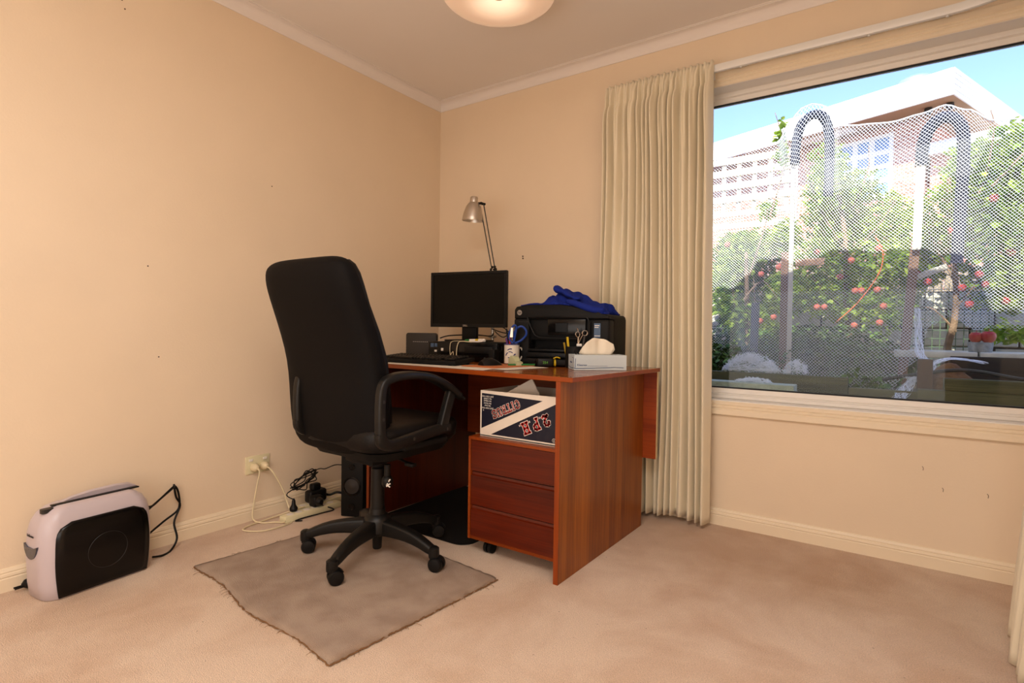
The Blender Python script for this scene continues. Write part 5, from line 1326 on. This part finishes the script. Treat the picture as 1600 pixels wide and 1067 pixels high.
# neighbouring house
HM = Matrix.Translation((3.05, 6.25, 0)) @ Matrix.Rotation(rad(-21.3), 4, 'Z')
nh = thing('house', (3.05, 6.25, GZ), 'neighbouring brick house with a deep white fascia and flat roof', 'house')
M_fas = mat('white_fascia', (244, 242, 238), .6)
def brick_mat():
    m = bpy.data.materials.new('pink_brickwork'); m.use_nodes = True; n = m.node_tree.nodes; L = m.node_tree.links
    tc = n.new('ShaderNodeTexCoord'); mp = n.new('ShaderNodeMapping'); mp.inputs['Rotation'].default_value = (rad(90), 0, 0)
    br = n.new('ShaderNodeTexBrick'); br.inputs['Scale'].default_value = 4.2; br.inputs['Color1'].default_value = lin((178, 112, 92)); br.inputs['Color2'].default_value = lin((202, 140, 116)); br.inputs['Mortar'].default_value = lin((216, 204, 190)); br.inputs['Mortar Size'].default_value = .02
    L.new(tc.outputs['Object'], mp.inputs[0]); L.new(mp.outputs[0], br.inputs['Vector']); L.new(br.outputs[0], n['Principled BSDF'].inputs['Base Color']); n['Principled BSDF'].inputs['Roughness'].default_value = .9
    return m
M_brk = brick_mat()
b = new(); box(b, -12, -.55, .55, 6, GZ, 3.99, M=HM); finish('brick_wall', b, M_brk, nh)
b = new(); box(b, -12.6, 0, 0, 7, 3.99, 4.02, M=HM); finish('soffit', b, mat('brown_soffit', (176, 140, 108), .8), nh)
b = new(); box(b, -12.6, 0, -.03, 0, 3.985, 4.33, .004, 1, M=HM); box(b, -12.6, 0, 0, 7.0, 4.02, 4.30, M=HM); finish('fascia', b, M_fas, nh)
for i in range(5): b = new(); box(b, .0005, .022, -.03, 7.0, 3.985+i*.07, 3.985+i*.07+.060, .003, 1, M=HM); finish('weatherboard', b, M_fas, nh)
b = new(); lathe(b, [(.29, 4.31), (.285, 4.66), (.26, 4.73), (.16, 4.79), (0, 4.81)], n=28, M=HM @ Matrix.Translation((-.80, 1.1, 0)), cap=False); finish('skylight_dome', b, mat('grey_dome', (128, 148, 150), .4), nh)
b = new(); box(b, -2.6, -1.3, .12, .38, 3.975, 3.989, M=HM); finish('eave_light_panel', b, M_fas, nh)
b = new()
for x, y in ((-.35, .25), (-.12, .28)): lathe(b, [(.045, 0), (.05, -.05), (.02, -.09), (0, -.09)], c=(x, y, 3.99), n=12, M=HM, cap=True)
islands('spotlight', b, M_grey, nh)
M_pane = mat('painted_sky_reflection_pane', (110, 150, 200), .3, .5)  # blue of the reflected sky is put into the base colour
def hwin(x0, x1, z0, z1, y, nx, nz):
    b = new(); box(b, x0-.05, x0, y-.03, y+.0, z0-.05, z1+.05, M=HM); box(b, x1, x1+.05, y-.03, y, z0-.05, z1+.05, M=HM); box(b, x0, x1, y-.03, y, z1, z1+.05, M=HM); box(b, x0, x1, y-.03, y, z0-.05, z0, M=HM)
    for i in range(1, nx): x = x0+(x1-x0)*i/nx; box(b, x-.035, x+.035, y-.028, y-.002, z0, z1, M=HM)
    for j in range(1, nz): z = z0+(z1-z0)*j/nz; box(b, x0, x1, y-.026, y-.004, z-.035, z+.035, M=HM)
    w = finish('window', b, M_fas, nh)
    b = new(); box(b, x0, x1, y-.012, y-.004, z0, z1, M=HM); finish('window_pane', b, M_pane, w)
hwin(-1.62, -.92, 3.0, 3.83, .55, 3, 4)
wg = thing('garden_room', (4.2, 6.4, GZ), 'lower brick wing with white framed blue windows at the upper right', 'building')
b = new(); box(b, -.48, 3.2, .75, 4, GZ, 3.45, M=HM); finish('brick_wall', b, M_brk, wg)
b = new(); box(b, -.52, 3.4, .60, 4.1, 3.45, 3.62, .004, 1, M=HM); finish('flat_roof', b, M_fas, wg)
b = new()
x0, x1, z0, z1, y = -.1, 1.5, 2.35, 3.3, .75
for i in range(7): x = x0+(x1-x0)*i/6; box(b, x-.04, x+.04, y-.03, y-.001, z0-.04, z1+.04, M=HM)
for j in range(5): z = z0+(z1-z0)*j/4; box(b, x0-.04, x1+.04, y-.028, y-.003, z-.04, z+.04, M=HM)
w = finish('window', b, M_fas, wg); b = new(); box(b, x0, x1, y-.012, y-.004, z0, z1, M=HM); finish('window_pane', b, M_pane, w)

# ------------------------------------------------------------------ bird netting
M_net = mat('white_netting', (238, 238, 240), .6)
def interp(tab, x):
    if x <= tab[0][0]: return tab[0][1]
    for (a, fa), (c, fc) in zip(tab[:-1], tab[1:]):
        if x <= c: k = (x-a)/(c-a); k = k*k*(3-2*k); return fa+(fc-fa)*k
    return tab[-1][1]
topT = [(1.2, 2.16), (1.358, 2.205), (1.65, 2.24), (1.80, 2.26), (1.87, 2.39), (1.94, 2.465), (2.0, 2.482), (2.07, 2.46), (2.13, 2.38), (2.18, 2.30), (2.28, 2.285), (2.46, 2.27), (2.60, 2.29), (2.72, 2.318), (2.82, 2.27), (2.95, 2.18), (3.1, 2.165), (3.5, 2.15)]
botT = [(1.2, .585), (2.2, .57), (2.50, .56), (2.60, .75), (2.68, .98), (2.78, 1.03), (2.92, .96), (3.1, .97), (3.5, 1.0)]
DX, DZ = .0215, .0205
def net_pt(i, j):
    x = 1.22+(i+(.5 if j % 2 else 0))*DX; s = j*DZ/2
    s = j*DZ*.5
    zt = interp(topT, x); zs = 2.235; z = zs-s+(zt-zs)*math.exp(-s/.4)
    k = min(1, max(0, s/1.6))
    fold = .03*sin(x*16+2.2*k)*k+.015*sin(x*41+z*3)*k
    x2 = x+.010*sin(z*9+x*5)+.012*sin(z*4)*sin(x*7)
    sm_ = lambda t: (lambda q: q*q*(3-2*q))(min(1, max(0, t)))
    y = 1.512-.08*k+fold*1.1+k**.5*(.30*sm_((1.72-x)/.30)+.03*sin(x*7+1))+k**.8*.5*sm_((x-2.80)/.22)
    return Vector((x2, y, z)), z > interp(botT, x)
def tri_tube(V, F, a, c, w):
    d = c-a
    if d.length < 1e-6: return
    d.normalize(); s = d.cross(Vector((0, 1, 0))).normalized(); t = d.cross(s)
    k = len(V)
    for p in (a, c): V.extend((p+s*w, p-s*w*.5+t*w*.87, p-s*w*.5-t*w*.87))
    F.extend(((k, k+1, k+4, k+3), (k+1, k+2, k+5, k+4), (k+2, k, k+3, k+5)))
V = []; F = []; NI, NJ = 104, 186
pts = {}
for j in range(NJ):
    for i in range(NI): pts[(i, j)] = net_pt(i, j)
for j in range(NJ-1):
    for i in range(NI):
        p, ok = pts[(i, j)]
        if not ok: continue
        for di in ((0, -1) if j % 2 == 0 else (0, 1)):
            q = pts.get((i+di, j+1))
            if q and q[1]: tri_tube(V, F, p, q[0], .0014)
bn = thing('bird_netting', (2.1, 1.4, .55), 'white bird netting draped over the hoops and fruit trees', 'netting')
o = raw_mesh('net_mesh', V, F, M_net, bn, origin=wloc(bn)); o['kind'] = 'stuff'
b = new(); tube(b, [(x, 1.512, interp(topT, x)+.002) for x in [1.22+.03*i for i in range(74)]], .004, n=6, raw=True); finish('edge_cord', b, M_net, bn)
# gathered bundles of net
def bundle(name, c, rx, ry, rz, n, label, seed):
    rnd = random.Random(seed); V = []; F = []
    for s in range(n):
        a = rnd.uniform(0, 6.28); e = rnd.uniform(0, 1.5); pp = []
        for k in range(9):
            a += rnd.uniform(-.6, .6); e += rnd.uniform(-.35, .35); rr_ = rnd.uniform(.75, 1.0)
            zz = abs(sin(e))*rz*rr_*(1+.25*sin(a*3))
            pp.append(Vector((c[0]+cos(a)*cos(e)*rx*rr_, c[1]+sin(a)*cos(e)*ry*rr_, c[2]+zz)))
        for p, q in zip(pp[:-1], pp[1:]):
            m_ = (p+q)/2+Vector((rnd.uniform(-.01, .01), 0, rnd.uniform(0, .012))); tri_tube(V, F, p, m_, .0010); tri_tube(V, F, m_, q, .0010)
    o = raw_mesh(name, V, F, M_net, None, origin=c); tag(o, label, 'netting', None, 'stuff'); return o
bundle('net_bundle', (1.80, .76, .69), .17, .05, .10, 110, 'large heap of crumpled white netting on the mossy rail', 1)
bundle('net_bundle', (2.04, .76, .69), .07, .04, .075, 45, 'small heap of netting at the right of the large heap', 2)
bundle('net_bundle', (1.86, .55, .648), .10, .04, .02, 40, 'flat scrap of netting lying on the pale beam', 3)
bundle('net_bundle', (1.50, .55, .648), .12, .04, .018, 40, 'flat scrap of netting beside the curtain end of the beam', 4)
def rope(name, pts_, r_, n, label, seed):
    rnd = random.Random(seed); V = []; F = []; P = spline(pts_, 8)
    for s in range(n):
        a0 = rnd.uniform(0, 6.28); q0 = rnd.uniform(.3, 1); prev = None
        for i, p in enumerate(P):
            a = a0+i*.35*(1 if s % 2 else -1); w = Vector((cos(a), sin(a)*.7, sin(a)*.3))*(r_(i/(len(P)-1)) if callable(r_) else r_)*q0
            if prev is not None: tri_tube(V, F, prev, p+w, .0010)
            prev = p+w
    o = raw_mesh(name, V, F, M_net, None, origin=tuple(P[-1])); tag(o, label, 'netting', None, 'stuff'); return o
rope('net_rope', [(2.605, 1.25, 1.08), (2.610, 1.2, .95), (2.62, 1.1, .82), (2.66, 1.0, .76), (2.63, .92, .72), (2.57, .86, .70)], lambda k: .016+.02*k, 22, 'twisted hanging tail of netting beside the right stake', 6)
rope('net_rope', [(2.60, .85, .70), (2.56, .80, .66), (2.53, .70, .60), (2.51, .62, .54)], lambda k: .026+.02*k, 34, 'thick bunch of netting spilling over the bed front', 7)
rope('net_rope', [(2.66, 1.0, .76), (2.74, 1.05, .80), (2.84, 1.1, .79), (2.90, 1.15, .78)], .022, 18, 'strands of netting behind the orange rock', 8)
